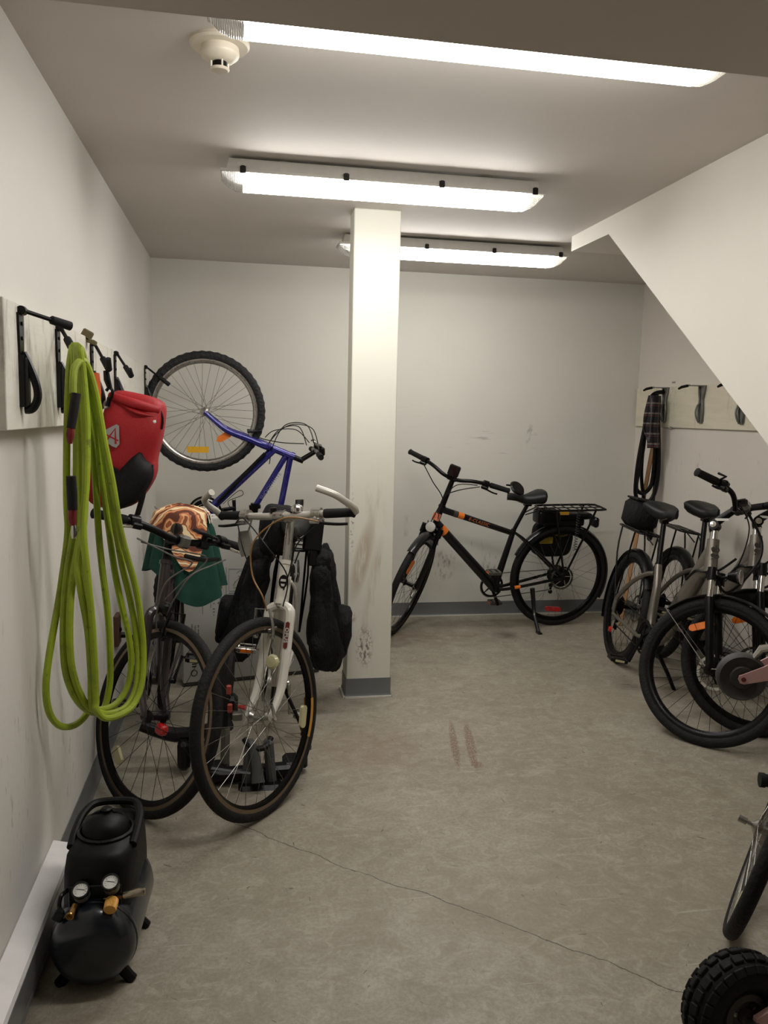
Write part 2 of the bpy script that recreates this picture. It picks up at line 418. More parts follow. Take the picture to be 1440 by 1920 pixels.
def fixture(xc, yc, half, label):
    t = empty('light_fixture', (xc, yc, ZC), label, 'ceiling light', 'fluorescent ceiling lights')
    b = MB()
    def ring(hl, hw, z): return [(-hl,-hw,z),(hl,-hw,z),(hl,hw,z),(-hl,hw,z)]
    L = [ring(half-.03,.055,-.012), ring(half-.03,.062,-.02), ring(half-.022,.066,-.055), ring(half,.075,-.056), ring(half,.075,-.066)]
    vs = [q for r_ in L for q in r_]; fs = [(0,1,2,3)]
    for i in range(len(L)-1):
        for k in range(4): l = (k+1) % 4; fs.append((i*4+k, i*4+l, i*4+4+l, i*4+4+k)[::-1])
    fs.append((19,18,17,16)); b.add(vs, fs); b.build('housing', HOUS, t)
    for s in (-.42, .42): MB().box((s*half*1.5,0,-.006), (.03,.04,.012)).build('mounting_bracket', STEEL, t)
    def lens(x0, x1, w0, w1, zb, inset0, inset1):
        q = MB(); sec = lambda x, k: [(x,-.068*k,-.066),(x,-.064*k,-.085),(x,-.05*k,-.108*1 if k==1 else -.1),(x,-.034*k,zb),(x,.034*k,zb),(x,.05*k,-.108 if k==1 else -.1),(x,.064*k,-.085),(x,.068*k,-.066)]
        return q
    prof = [(-.070,-.066),(-.066,-.084),(-.056,-.102),(-.040,-.113),(-.020,-.115),(.020,-.115),(.040,-.113),(.056,-.102),(.066,-.084),(.070,-.066)]
    n = len(prof); xe = half - .085
    vs = [(x, y, z) for x in (-xe, xe) for y, z in prof]
    fs = [(k, k+1, n+k+1, n+k) for k in range(n-1)] + [tuple(range(n)), tuple(range(2*n-1, n-1, -1))]
    MB().add(vs, fs).build('diffuser', LENS.m, t, ang=50)
    for s in (-1, 1):
        vs = []
        for f, k, zk in ((0,1,1),(.35,1,.97),(.7,.97,.72),(1,.93,.2)):
            x = s*(xe + (half-.004-xe)*f)
            vs += [(x, y*k, -.066 + (z+.066)*zk) for y, z in prof]
        fs = [(i*n+k, i*n+k+1, (i+1)*n+k+1, (i+1)*n+k) for i in range(3) for k in range(n-1)]; fs.append(tuple(3*n+k for k in range(n)))
        MB().add(vs, fs).build('clear_end', CLR.m, t, ang=50)
        MB().box((s*(xe+.02), 0, -.088), (.02,.06,.02)).build('lamp_holder', HOUS, t)
    for s in (-.87, -.26, .33, .93):
        for y in (-1, 1):
            MB().box((s*half, y*.078, -.058), (.022,.006,.026), bev=.001).box((s*half, y*.080, -.050), (.013,.008,.012)).build('clip', DARKM if y < 0 else STEEL, t)
    return t
fixture(.575, 1.985, .655, 'lit fluorescent ceiling light nearest the camera, partly hidden by the beam')
fixture(.573, 3.322, .653, 'lit fluorescent ceiling light in front of the column top, fully visible')
fixture(1.170, 4.500, .652, 'lit fluorescent ceiling light farthest back, crossing behind the column')
# smoke detector
OFFW = mat('ivory_plastic', (214,204,186), .4, scale=20)
sd = empty('smoke_detector', (-.058, 2.315, ZC), 'round off-white smoke detector on ceiling by the nearest light', 'smoke detector')
MB().lathe([(0,0),(.078,0),(.079,-.008),(.074,-.014),(0,-.016)], seg=48).build('mounting_plate', OFFW, sd)
MB().lathe([(.05,-.014),(.052,-.03),(.05,-.036),(.032,-.05),(0,-.052)], seg=48).build('housing', OFFW, sd)
b = MB().lathe([(0,-.066),(.024,-.066),(.026,-.069),(.022,-.073),(0,-.074)], seg=32)
for k in range(4):
    a = k*PI/2+.3; b.box((.023*math.cos(a), .023*math.sin(a), -.058), (.004,.004,.018), Matrix.Rotation(a,3,'Z'))
b.build('sensor_cap', OFFW, sd); MB().lathe([(0,-.05),(.019,-.05),(.019,-.067),(0,-.067)], seg=24).build('sensor_mesh', DARKM, sd)

# ------------------------------------------------------------------ mounting boards and hooks
def board_mat(name, col, sc):
    t = NT(name); p = t.pos(); f = t.noise(t.mapp(p, (0,0,0), (0,0,0), (1,.35,3)), 9, 6, .7); g = t.noise(t.mapp(p,(0,0,0),(0,0,0),(1,1.6,.35)), 10, 6, .72)
    c = t.mix(t.ramp(f, .35, .7, 0, .6), rgb(*col), rgb(*[x-22 for x in col]))
    c = t.mix(t.ramp(g, .56, .66, 0, sc), c, rgb(112,102,90)); t.l(c, t.b.inputs['Base Color'])
    t.b.inputs['Roughness'].default_value = .55; t.bump(f, .2, .003); return t.m
BDL = board_mat('painted_board_worn', (224,219,208), .42); BDR = board_mat('painted_board', (224,216,196), .25)
lb = MB().box((-.553, (1.972+4.95)/2, 1.543), (.046, 4.95-1.972, .302), bev=.002).build('mounting_board', BDL)
tag(lb, 'long white painted board with grey scuffs on the left wall behind black hooks', 'board', 'wall boards')
rb = MB().box((XR-.0095, (5.522+3.6)/2, 1.541), (.019, 5.522-3.6, .275), bev=.002).build('mounting_board', BDR)
tag(rb, 'cream painted board on the right wall carrying grey hooks', 'board', 'wall boards')
STK = mat('paper_sticker', (205,200,190), .6); INK = mat('black_ink', (25,24,24), .5)
BPL = mat('black_plastic', (22,22,23), .35, var=.15, scale=40); RBK = mat('black_rubber', (20,20,21), .7, scale=50, bump=.3)
BPM = mat('black_powder_coat', (18,18,19), .32, .3)
def wall_hook(y, z, x, arm, label, elbow=None, fold=None):
    t = empty('bike_hook', (x, y, z), label, 'bike hook', 'black wall hooks along the left board')
    b = MB().prism([(-.022,0),(.022,0),(.02,-.06),(.016,-.11),(-.016,-.11),(-.02,-.06)], (.003,0,0), (0,1,0), (0,0,1), .006)
    for z_ in (-.025,-.06,-.095): b.lathe([(0,.006),(.005,.006),(.005,.009),(0,.010)], (0,0,z_), (1,0,0), 10)
    b.build('back_plate', BPM, t)
    g = MB().prism([(-.018,-.1),(.018,-.1),(.02,-.22),(-.018,-.225)], (.006,0,0), (0,1,0), (0,0,1), .012)
    g.tube([(.006,0,-.095),(.018,0,-.12),(.034,0,-.165),(.038,0,-.20),(.026,0,-.228),(.008,0,-.232)], .010, 8, smooth=4, flat=1.0)
    g.box((.012,0,-.165), (.016,.028,.12), bev=.004)
    g.build('wheel_guard', BPL, t)
    P = [Vector(q) - Vector((x,y,z)) for q in arm]
    MB().tube([(0,0,.005), P[0]*.0+Vector((.012,0,.006)), P[1]], .0055, 10).lathe([(0,-.012),(.011,-.012),(.012,0),(.011,.012),(0,.012)], (.008,0,.006), (0,1,0), 14).build('arm', BPM, t)
    d = (P[1]-Vector((.012,0,.006))); 
    sl = MB().tube([Vector((.012,0,.006))+d*.55, Vector((.012,0,.006))+d*.58, P[1]-d*.02, P[1]], [.0075,.011,.012,.008], 12)
    if elbow: sl.tube([P[1]-d*.03, Vector(elbow)-Vector((x,y,z))], [.011,.009], 12)
    sl.build('rubber_sleeve', RBK, t); return t
XF = -.53
h1 = at(35,590,X=XF); wall_hook(h1.y, 1.672, XF, [h1, at(133,612,Y=2.2)], 'black wall hook nearest the camera, with nothing hung on it')
h2 = at(106,625,X=XF); wall_hook(h2.y, 1.672, XF, [h2, at(135,652,Y=2.44)], 'black wall hook that holds the coil of green hose', elbow=at(137,668,Y=2.44))
h3 = at(170,645,X=XF); wall_hook(h3.y, 1.672, XF, [h3, at(205,694,Y=2.95)], 'black wall hook with a small olive strap clip on top', elbow=at(203,672,Y=2.93))
h4 = at(214,665,X=XF); wall_hook(h4.y, 1.672, XF, [h4, at(247,706,Y=3.5)], 'bare black wall hook just above the red pannier', elbow=at(243,692,Y=3.48))
h5 = at(270,690,X=XF); wall_hook(4.66, 1.672, XF, [h5, at(318,722,Y=4.66)], 'black wall hook holding the blue bike by its front wheel')
OLV = mat('olive_webbing', (96,86,56), .8, bump=.4)
oc = MB().box(at(163,628,Y=2.97), (.035,.03,.035), Matrix.Rotation(.5,3,'Y'), .004).box(at(170,640,Y=2.97), (.04,.03,.016), Matrix.Rotation(.4,3,'Y'), .003).build('strap_clip', OLV)
tag(oc, 'small olive clip resting on the third black wall hook', 'clip')
# right wall hooks (grey)
GRY = mat('grey_cast_metal', (128,128,124), .4, .5)
def grey_hook(y, zt, label):
    t = empty('bike_hook', (XR-.019, y, zt), label, 'bike hook', 'grey wall hooks on the right board')
    b = MB().prism([(-.035,0),(.035,0),(.03,-.03),(.018,-.075),(.018,-.09),(.026,-.16),(.026,-.22),(.014,-.235),(-.014,-.235),(-.026,-.22),(-.026,-.16),(-.016,-.09),(-.018,-.075),(-.03,-.03)], (-.004,0,0), (0,1,0), (0,0,1), .008)
    for s in (-1, 1): b.tube([(-.012,s*.033,-.004),(-.014,s*.022,-.06),(-.014,s*.014,-.09),(-.014,s*.023,-.16),(-.012,s*.014,-.232)], .006, 6, smooth=3)
    b.build('back_plate', GRY, t)
    MB().tube([(-.008,.0,-.10),(-.035,0,-.125),(-.045,0,-.17),(-.03,0,-.215),(-.01,0,-.23)], .006, 8, smooth=4).build('wheel_guard', GRY, t)
    MB().prism([(0,-.034),(.05,-.02),(.1,.0),(.1,.012),(.05,.022),(0,.034)], (0,0,-.001), (-1,0,0), (0,1,0), .006).tube([(-.095,0,0),(-.15,0,-.012),(-.165,0,-.02)], [.006,.006], 8).build('arm', GRY, t)
    MB().tube([(-.11,0,-.003),(-.15,0,-.012),(-.172,0,-.024)], [.009,.009,.006], 10).build('rubber_tip', RBK, t)
    return t
grey_hook(5.10, 1.672, 'grey wall hook carrying the cable locks and plaid cloth')
grey_hook(4.655, 1.672, 'empty grey wall hook in the middle of the right board')
grey_hook(4.235, 1.672, 'grey wall hook half hidden by the sloping stair face')
for i, (px_, py_, s) in enumerate(((1263,717,.034),(1257,801,.028))):
    p = at(px_, py_, X=XR-.0005 if i == 0 else XR-.0195)
    o = MB().box(p - Vector((.0005,0,0)), (.001, s*1.6, s*.5)).build('sticker', STK)
    tag(o, ('tiny paper label on the wall above the right board', 'tiny paper label on the lower edge of the right board')[i], 'label')
    b = MB()
    for k in range(7): b.box((-.001, -.022*1+.006*k*s/.034, 0), (.0006,.003,s*.28))
    ink = b.build('printed_text', INK, o); ink.matrix_local = Matrix.Translation(p)
# small wooden bracket low on the left wall
WOOD = NT('brown_wood'); q_ = WOOD.noise(WOOD.mapp(WOOD.obj(), (0,0,0), (0,0,0), (8,8,1)), 12, 5, .6, 1)
WOOD.l(WOOD.mix(q_, rgb(96,62,40), rgb(60,36,24)), WOOD.b.inputs['Base Color']); WOOD = WOOD.m
p = at(225,1180,X=-.54)
o = MB().box((-.552, p.y, p.z), (.022,.09,.14), bev=.003).build('wooden_block', WOOD)
tag(o, 'small dark brown wooden block screwed low on the left wall', 'block')
MB().lathe([(0,0),(.012,0),(.013,.004),(.006,.009),(0,.009)], (-.541,p.y,p.z), (1,0,0), 12).build('screw_head', DARKM, o)
MB().box((-.535,p.y+.05,p.z-.04), (.03,.05,.016), bev=.003).build('metal_strap', DARKM, o)

# ------------------------------------------------------------------ electric baseboard heater
WMT = mat('white_enamel', (226,222,222), .35, scale=15); GMT = mat('grey_sheet_metal', (150,150,152), .35, .6)
bh = empty('baseboard_heater', (XL0, 1.6, 0), 'long white electric baseboard heater on the floor against the left wall', 'heater')
y0, y1 = -.9, .79
prof = [(0,.022),(0,.158),(.004,.162),(.046,.152),(.058,.144),(.062,.132)]
vs = [(x, y, z) for y in (y0, y1) for x, z in prof]; n = len(prof)
MB().add(vs, [(k, n+k, n+k+1, k+1) for k in range(n-1)] + [tuple(range(n-1,-1,-1)), tuple(range(n, 2*n))]).build('top_cover', WMT, bh)
MB().box((.047,(y0+y1)/2,.125),(.014,y1-y0-.004,.012),bev=.003).build('outlet_slot', DARKM, bh)
MB().box((.055,(y0+y1)/2,.078),(.006,y1-y0-.002,.082),bev=.002).build('front_panel', GMT, bh)
MB().box((.035,(y0+y1)/2,.026),(.045,y1-y0-.002,.016),bev=.002).build('base_tray', GMT, bh)
MB().box((.03,y1-.002,.085),(.058,.004,.13)).build('end_cap', WMT, bh)

# ------------------------------------------------------------------ bicycles
TYRE = NT('tyre_rubber'); _p = TYRE.obj()
_v = TYRE.n('ShaderNodeTexVoronoi'); _v.inputs['Scale'].default_value = 95; TYRE.l(_p, _v.inputs['Vector'])
TYRE.l(TYRE.mix(TYRE.noise(_p, 14), rgb(17,17,17), rgb(30,29,28)), TYRE.b.inputs['Base Color'])
TYRE.b.inputs['Roughness'].default_value = .75; TYRE.b.inputs['Specular IOR Level'].default_value = .3; TYRE.bump(_v.outputs['Distance'], .55, .003); TYRE = TYRE.m
KNOB = NT('knobby_tyre_rubber'); _p = KNOB.obj()
_v = KNOB.n('ShaderNodeTexVoronoi'); _v.inputs['Scale'].default_value = 60; KNOB.l(_p, _v.inputs['Vector'])
KNOB.b.inputs['Base Color'].default_value = rgb(20,21,22); KNOB.b.inputs['Roughness'].default_value = .75; KNOB.bump(_v.outputs['Distance'], .9, .005); KNOB = KNOB.m
BRIM = mat('black_anodised_rim', (20,20,20), .3, .5); SRIM = mat('silver_rim', (172,170,165), .3, 1, scale=60)
BRKT = mat('worn_brake_track', (124,108,88), .4, .8, scale=60)
SPK = mat('steel_spoke', (120,117,112), .3, 1); SPKB = mat('black_spoke', (26,26,26), .35, .6)
CHR = mat('chrome', (205,203,198), .12, 1); ALU = mat('polished_aluminium', (165,163,158), .3, 1)
WHT = mat('white_bike_paint', (212,208,198), .3, 0, coat=.5, scale=10)
PUR = mat('dark_plum_bike_paint', (54,44,46), .35, .2, coat=.4)
NVY = mat('black_navy_bike_paint', (14,17,21), .35, .2, coat=.3)
BLU = mat('blue_bike_paint', (36,34,120), .25, .3, coat=.6)
SLV = mat('silver_grey_bike_paint', (128,122,113), .34, .75)
GBR = mat('brown_grey_bike_paint', (122,116,107), .36, .6)
ORG = mat('orange_decal', (232,122,40), .4); AMB = NT('amber_reflector')
AMB.b.inputs['Base Color'].default_value = rgb(240,120,20); AMB.b.inputs['Roughness'].default_value = .25; AMB.b.inputs['Coat Weight'].default_value = .6
_v = AMB.n('ShaderNodeTexChecker'); _v.inputs['Scale'].default_value = 250; AMB.l(AMB.obj(), _v.inputs[0]); AMB.bump(_v.outputs['Fac'], .5, .001); AMB = AMB.m
YEL = mat('yellow_reflector', (222,168,40), .3, coat=.5); REDR = mat('red_reflector', (190,24,28), .25, coat=.6)
CRM = mat('cream_reflector', (190,182,140), .35, coat=.4)
SAD = mat('black_saddle_vinyl', (30,32,32), .45, scale=50, bump=.15); GRIP = mat('black_grip_rubber', (22,22,23), .75, scale=90, bump=.6)
CBL = mat('black_cable', (18,18,18), .4); CBG = mat('grey_cable', (92,88,82), .4); CBT = mat('tan_cable', (140,100,52), .4)
SCR = mat('screen_glass', (14,15,17), .08, coat=.8); DECW = mat('white_decal', (200,198,190), .4); DECG = mat('grey_decal', (66,62,58), .4)
DISC = mat('steel_disc', (165,162,155), .25, 1)

def wheel(root, name, G, mtx, tr, rim, spk, hubm, nsp=32, depth=.022, knob=False, track=None, reflect=(), disc=0, hubw=.05, motor=0):
    """wheel in its own coordinates: axle along y, centre at the origin"""
    r = G['r']; rr = r - tr*2 + .004
    b = MB()
    w = tr*.85
    b.lathe([(rr,-w*.55),(rr+.006,-w*.8),(rr-.004,-w*.82),(rr-depth*.6,-w*.7),(rr-depth,-w*.25),(rr-depth,w*.25),(rr-depth*.6,w*.7),(rr-.004,w*.82),(rr+.006,w*.8),(rr,w*.55),(rr-.004,0)], (0,0,0), (0,1,0), 72, closed=True)
    o = b.build(name, rim, root, mtx, ang=40)
    b = MB(); S = 96
    for i in range(S):
        a = 2*PI*i/S; d = Vector((math.cos(a),0,math.sin(a)))
        for k in range(12):
            f = 2*PI*k/12; rad = tr
            if knob and -PI*.42 < (f if f < PI else f-2*PI) < PI*.42 and i % 2 == 0 and k % 2 == 0: rad = tr+.004
            b.v.append(d*(r-tr+rad*math.cos(f)*1.0) + Vector((0, rad*math.sin(f)*.96, 0)))
    for i in range(S):
        for k in range(12):
            j, l = (i+1) % S, (k+1) % 12; b.f.append((i*12+k, i*12+l, j*12+l, j*12+k)); b.mi.append(0)
    b.build('tyre', KNOB if knob else TYRE, o, ang=60)
    if track is not None:
        for s in (-1, 1):
            b = MB(); b.lathe([(rr+.004,s*w*.83),(rr-.010,s*w*.85)], (0,0,0), (0,1,0), 72)
            b.build('brake_track', track, o)
    hb = MB().lathe([(0,-hubw-.012),(.006,-hubw-.012),(.006,-hubw),(.012+motor*.4,-hubw+.005),(.024+motor,-hubw+.014),(.024+motor,-hubw+.018),(.013+motor*.9,-hubw+.03),(.013+motor*.9,hubw-.03),(.024+motor,hubw-.018),(.024+motor,hubw-.014),(.012+motor*.4,hubw-.005),(.006,hubw),(.006,hubw+.012),(0,hubw+.012)], (0,0,0), (0,1,0), 24)
    hb.build('hub', hubm, o)
    # spokes: one shared mesh per side
    fr = .023 + motor
    for side in (0, 1):
        y = (-1 if side == 0 else 1) * (hubw-.016)
        for k in range(nsp//2):
            a1 = 2*PI*(k*2+side)/nsp; a0 = a1 + (R(52) if k % 2 else -R(52))
            p0 = Vector((fr*math.cos(a0), y, fr*math.sin(a0))); p1 = Vector(((rr-depth+.002)*math.cos(a1), 0, (rr-depth+.002)*math.sin(a1)))
            L = (p1-p0).length
            key = 'sp_%s_%d' % (spk.name, round(L*2000))
            x, yy = frame_of(p1-p0); z = (p1-p0).normalized()
            mm = Matrix.Identity(4)
            for i, v in enumerate((x, yy, z)):
                for j in range(3): mm[j][i] = v[j]
            mm.translation = p0
            if key in MESH: so = bpy.data.objects.new('spoke', MESH[key]); C.objects.link(so); so.parent = o
            else:
                so = MB().tube([(0,0,0),(0,0,L)], .00105, 5).build('spoke', spk, o); MESH[key] = so.data
            so.matrix_local = mm
    for (ang, rad, mt, ln) in reflect:
        a = R(ang); c = Vector((math.cos(a)*rad, .012, math.sin(a)*rad)); tn = Vector((-math.sin(a),0,math.cos(a)))
        MB().prism([(-ln,-.008),(-ln*.8,-.016),(ln*.8,-.016),(ln,-.008),(ln,.008),(ln*.8,.016),(-ln*.8,.016),(-ln,.008)], c, tn, (math.cos(a),0,math.sin(a)), .012).build('reflector', mt, o)
    if disc:
        s = disc; b = MB()
        b.lathe([(.070,-.0009),(.083,-.0009),(.083,.0009),(.070,.0009)], (0,s*(hubw-.006),0), (0,1,0), 48, closed=True)
        for k in range(5):
            a = k*2*PI/5; b.tube([(.02*math.cos(a),s*(hubw-.006),.02*math.sin(a)),(.072*math.cos(a+.5),s*(hubw-.006),.072*math.sin(a+.5))], .003, 6)
        b.build('brake_disc', DISC, o)
    return o
MESH = {}

def bike(G, pose, steer, name, label, group='bicycles parked in the room', **k):
    x, y, psi, phi, th = pose
    RM = Matrix.Translation((x,y,0)) @ Matrix.Rotation(psi,4,'Z') @ Matrix.Rotation(phi,4,'X') @ Matrix.Rotation(th,4,'Y')
    if k.get('matrix') is not None: RM = k['matrix']
    root = empty(name, RM, label, 'bicycle', group)
    ha = R(G['ha']); u = Vector((-math.cos(ha),0,math.sin(ha))); n = Vector((math.sin(ha),0,math.cos(ha)))
    hub = Vector((G['WB'],0,G['r'])); A = hub - n*G['o']
    MS = Matrix.Translation(A) @ Matrix.Rotation(steer,4,u) @ Matrix.Translation(-A)
    hb = A + u*G['Lf']; ht = A + u*(G['Lf']+G['hl']); cb = A + u*(G['Lf']+G['hl']+G['st']) + n*G['reach']
    return root, dict(u=u, n=n, hub=hub, A=A, MS=MS, hb=hb, ht=ht, cb=cb, bb=Vector(G['bb']), rh=Vector((0,0,G['r'])), sad=Vector(G['sad']), stt=Vector(G['stt']), G=G, RM=RM)
def stays(b, K, r1=.008, top=None, yw=.062):
    bb, rh = K['bb'], K['rh']; top = K['stt'] if top is None else top
    for s in (-1, 1):
        b.tube([bb+Vector((0,s*.02,0)), bb+Vector((-.09,s*.036,.0)), rh+Vector((.05,s*yw,-.006)), rh+Vector((0,s*yw,0))], [r1*1.2,r1*1.1,r1], 8, smooth=4)
        b.tube([top+Vector((0,s*.014,-.02)), top+(rh-top)*.25+Vector((0,s*.04,0)), rh+Vector((.01,s*yw,.02)), rh+Vector((0,s*yw,0))], [r1*.9,r1,r1], 8, smooth=4)
        b.lathe([(0,-.004),(.016,-.004),(.016,.004),(0,.004)], rh+Vector((0,s*yw,0)), (0,1,0), 12)
def diamond(root, K, m_, dt=.018, tt=.0145, st=.0155, htr=.018):
    b = MB(); hb, ht, bb, stt, u = K['hb'], K['ht'], K['bb'], K['stt'], K['u']
    b.tube([hb, ht], htr, 16)
    for p in (hb, ht): b.lathe([(0,-.008),(htr+.004,-.008),(htr+.004,.008),(0,.008)], p, u, 18)
    b.tube([hb+u*.035, bb], [dt*1.05,dt], 14); b.tube([ht-u*.03, stt-Vector((0,0,.03))], tt, 14); b.tube([bb, stt], st, 14)
    b.lathe([(0,-.036),(.021,-.036),(.021,.036),(0,.036)], bb, (0,1,0), 18)
    stays(b, K)
    return b.build('frame', m_, root)
def seat(root, K, post=.0135, pm=BPM, wid=.09, ln=.27, tilt=0, bolster=True):
    s, t = K['sad'], K['stt']; d = (s-t)
    MB().tube([t-d*.15, s-Vector((0,0,.05))], post, 12).box(s-Vector((0,0,.048)), (.05,.04,.025), bev=.004).build('seatpost', pm, root)
    b = MB(); N = 18; Mx = 14; vs = []
    for i in range(N+1):
        f = i/N; xx = ln*(.58 - f)      # nose -> tail
        hw = .016 + .012*min(1,f*5) + (wid-.028)*(max(0,(f-.42))/.58)**.75 * 1.0
        if f > .93: hw *= 1-((f-.93)/.07)**2*.35
        if f < .08: hw *= .5 + f/.08*.5
        zt = .0 + .012*math.sin((f-.5)*PI)**2 + (.022*max(0,f-.5)*2 if bolster else 0); dp = .030 + .060*max(0,(f-.25))
        for k in range(Mx):
            a = 2*PI*k/Mx; cx_, sz = math.cos(a), math.sin(a)
            vs.append((xx, math.copysign(abs(cx_)**.8,cx_)*hw, zt + (sz*.020 if sz > 0 else sz*dp) - .012*(abs(cx_)**2) + (.0 if abs(cx_)>.35 else -.004*f)))
    fs = [(i*Mx+k, i*Mx+(k+1)%Mx, (i+1)*Mx+(k+1)%Mx, (i+1)*Mx+k) for i in range(N) for k in range(Mx)] + [tuple(range(Mx)), tuple(N*Mx+k for k in range(Mx-1,-1,-1))]
    b.add(vs, fs); o = b.build('saddle', SAD, root, Matrix.Translation(s) @ Matrix.Rotation(tilt,4,'Y'), ang=60)
    r_ = MB()
    for sg in (-1, 1): r_.tube([(.09,sg*.012,-.02),(.03,sg*.02,-.042),(-.03,sg*.022,-.042),(-.09,sg*.03,-.03)], .0035, 6, smooth=3)
    r_.build('saddle_rail', STEEL, o)
    return o
def crank(root, K, ang, arm=BPM, ring=BPM, rr=.085, nring=1, pedal=BPL, pw=.09, guard=False):
    bb = K['bb']; b = MB()
    for i in range(nring):
        q = rr*(1-.17*i); yy = -.045+.008*i
        T = 44; vs = []
        for yq in (yy-.0012, yy+.0012):
            for k in range(T*2):
                a = PI*k/T; rad = q*(1.0 if k % 2 else .965); vs.append(bb+Vector((rad*math.cos(a), yq, rad*math.sin(a))))
            for k in range(T*2):
                a = PI*k/T; vs.append(bb+Vector((q*.8*math.cos(a), yq, q*.8*math.sin(a))))
        n = T*2; fs = []
        for k in range(n):
            l = (k+1) % n
            fs += [(k, l, n+l, n+k), (2*n+k, 3*n+k, 3*n+l, 2*n+l), (k, 2*n+k, 2*n+l, l), (n+k, n+l, 3*n+l, 3*n+k)]
        b.add(vs, fs)
    for k in range(5):
        a = ang + k*2*PI/5; b.tube([bb+Vector((0,-.046,0)), bb+Vector((rr*.84*math.cos(a),-.046,rr*.84*math.sin(a)))], [.012,.006], 8, flat=.5)
    o = b.build('chainring', ring, root)
    if guard: MB().lathe([(rr+.001,-.002),(rr+.014,-.002),(rr+.014,.002),(rr+.001,.002)], bb+Vector((0,-.052,0)), (0,1,0), 40, closed=True).build('chain_guard', BPL, root)
    for s in (-1, 1):
        a = ang if s < 0 else ang+PI
        d = Vector((math.cos(a),0,math.sin(a))); e = bb+Vector((0,s*.075,0))+d*.17
        c = MB().tube([bb+Vector((0,s*.03,0)), bb+Vector((0,s*.058,0))], .012, 10).tube([bb+Vector((0,s*.058,0)), bb+Vector((0,s*.066,0))+d*.08, e], [.016,.011,.012], 10, flat=.6, up=(0,1,0)).build('crank_arm', arm, root)
        p = MB(); hw = pw/2; c0 = e+Vector((0,s*(.015+hw),0))
        p.tube([e, e+Vector((0,s*(.01+pw),0))], .006, 8)
        for xs in (-1, 1): p.box(c0+Vector((xs*.036,0,0)), (.014,pw*.8,.022), bev=.003)
        for ys in (-1, 1): p.box(c0+Vector((0,ys*hw*.85,0)), (.078,.010,.02), bev=.003)
        p.box(c0, (.03,pw*.7,.018), bev=.004); p.build('pedal', pedal, root)
        for xs in (-1, 1): MB().box(c0+Vector((xs*.0435,0,0)), (.002,pw*.5,.012)).build('reflector', AMB if pedal is not BPL else CRM, root.children[-1] if False else p_obj(root,'pedal'))
    return o
def p_obj(root, nm):
    return [c for c in root.children if c.name.split('.')[0] == nm][-1]
def drivetrain(root, K, rr=.085, y=-.045, cog=.045, chainm=STEEL, cassm=STEEL, der=True, dm=BPM):
    bb, rh = K['bb'], K['rh']
    b = MB()
    for i in range(7):
        q = cog*(1-.09*i); b.lathe([(.012,-.0009),(q,-.0009),(q,.0009),(.012,.0009)], rh+Vector((0,y+.012-.0045*i,0)), (0,1,0), 36, closed=True)
    b.build('cassette', cassm, root)
    q = cog*.7; dl = rh+Vector((.02,y,-.085))
    b = MB().tube([bb+Vector((.02,y,rr)), rh+Vector((0,y,q))], .0035, 6).tube([bb+Vector((-.02,y,-rr)), dl+Vector((0,0,-.03)) if der else rh+Vector((0,y,-q))], .0035, 6)
    b.tube([bb+Vector((rr*math.cos(t),y,rr*math.sin(t))) for t in [PI/2-.2-k*(PI-.4)/10 for k in range(11)]], .0035, 6)
    b.build('chain', chainm, root)
    if der:
        b = MB().tube([rh+Vector((0,y-.01,-.01)), rh+Vector((.005,y-.022,-.04)), dl], [.009,.013,.007], 8, smooth=3)
        b.box(dl+Vector((.005,-.008,-.02)), (.016,.006,.07), Matrix.Rotation(.25,3,'Y'), .002)
        for z in (0,-.045): b.lathe([(0,-.004),(.015,-.004),(.015,.004),(0,.004)], dl+Vector((.008,0,z)), (0,1,0), 12)
        b.build('rear_derailleur', dm, root)
def rigid_fork(root, K, m_, r0=.014, r1=.009, bow=.0, yw=.052, crown=.045):
    b = MB(); hb, u, n, hub, G = K['hb'], K['u'], K['n'], K['hub'], K['G']
    cr = hb - u*.012
    b.tube([hb, cr-u*.005], .017, 14)
    for s in (-1, 1):
        b.tube([cr+Vector((0,s*.01,0)), cr-u*.02+Vector((0,s*crown,0)), cr-u*.09+Vector((0,s*(crown+.004),0)), K['A']+u*.12+Vector((0,s*yw,0))+n*.006, hub+Vector((0,s*yw,0))+u*.015, hub+Vector((0,s*yw,0))], [r0,r0*1.15,r0*1.1,r0,r1,r1*.9], 10, smooth=5)
        b.lathe([(0,-.004),(.013,-.004),(.013,.004),(0,.004)], hub+Vector((0,s*yw,0)), (0,1,0), 12)
    return b.build('fork', m_, root, K['MS'])
def susp_fork(root, K, lower, yw=.06, stan=CHR, r=.019):
    hb, u, n, hub = K['hb'], K['u'], K['n'], K['hub']; off = n*.03
    b = MB().tube([hb, hb-u*.03], .02, 14).tube([hb-u*.02+off+Vector((0,-yw-.014,0)), hb-u*.012+off*.6, hb-u*.02+off+Vector((0,yw+.014,0))], [.02,.024,.02], 12, smooth=4)
    for s in (-1,1): b.tube([hb+u*.005+off+Vector((0,s*yw,0)), hb-u*.055+off+Vector((0,s*yw,0))], .021, 12)
    o = b.build('fork', BPM, root, K['MS'])
    for s in (-1,1): MB().tube([hb-u*.05+off+Vector((0,s*yw,0)), hb-u*.15+off+Vector((0,s*yw,0))], .0145, 14).build('stanchion', stan, o)
    b = MB()
    for s in (-1,1):
        b.tube([hb-u*.135+off+Vector((0,s*yw,0)), hb-u*.15+off+Vector((0,s*yw,0)), hub+off*.3+Vector((0,s*yw,0))+u*.02, hub+Vector((0,s*yw,0))-u*.008], [r,r*1.02,r*.95,r*.7], 12)
    b.tube([hb-u*.14+off+Vector((0,-yw,0)), hb-u*.115+off*1.6, hb-u*.14+off+Vector((0,yw,0))], .01, 8, smooth=5)
    b.build('fork_lower', lower, o)
    return o
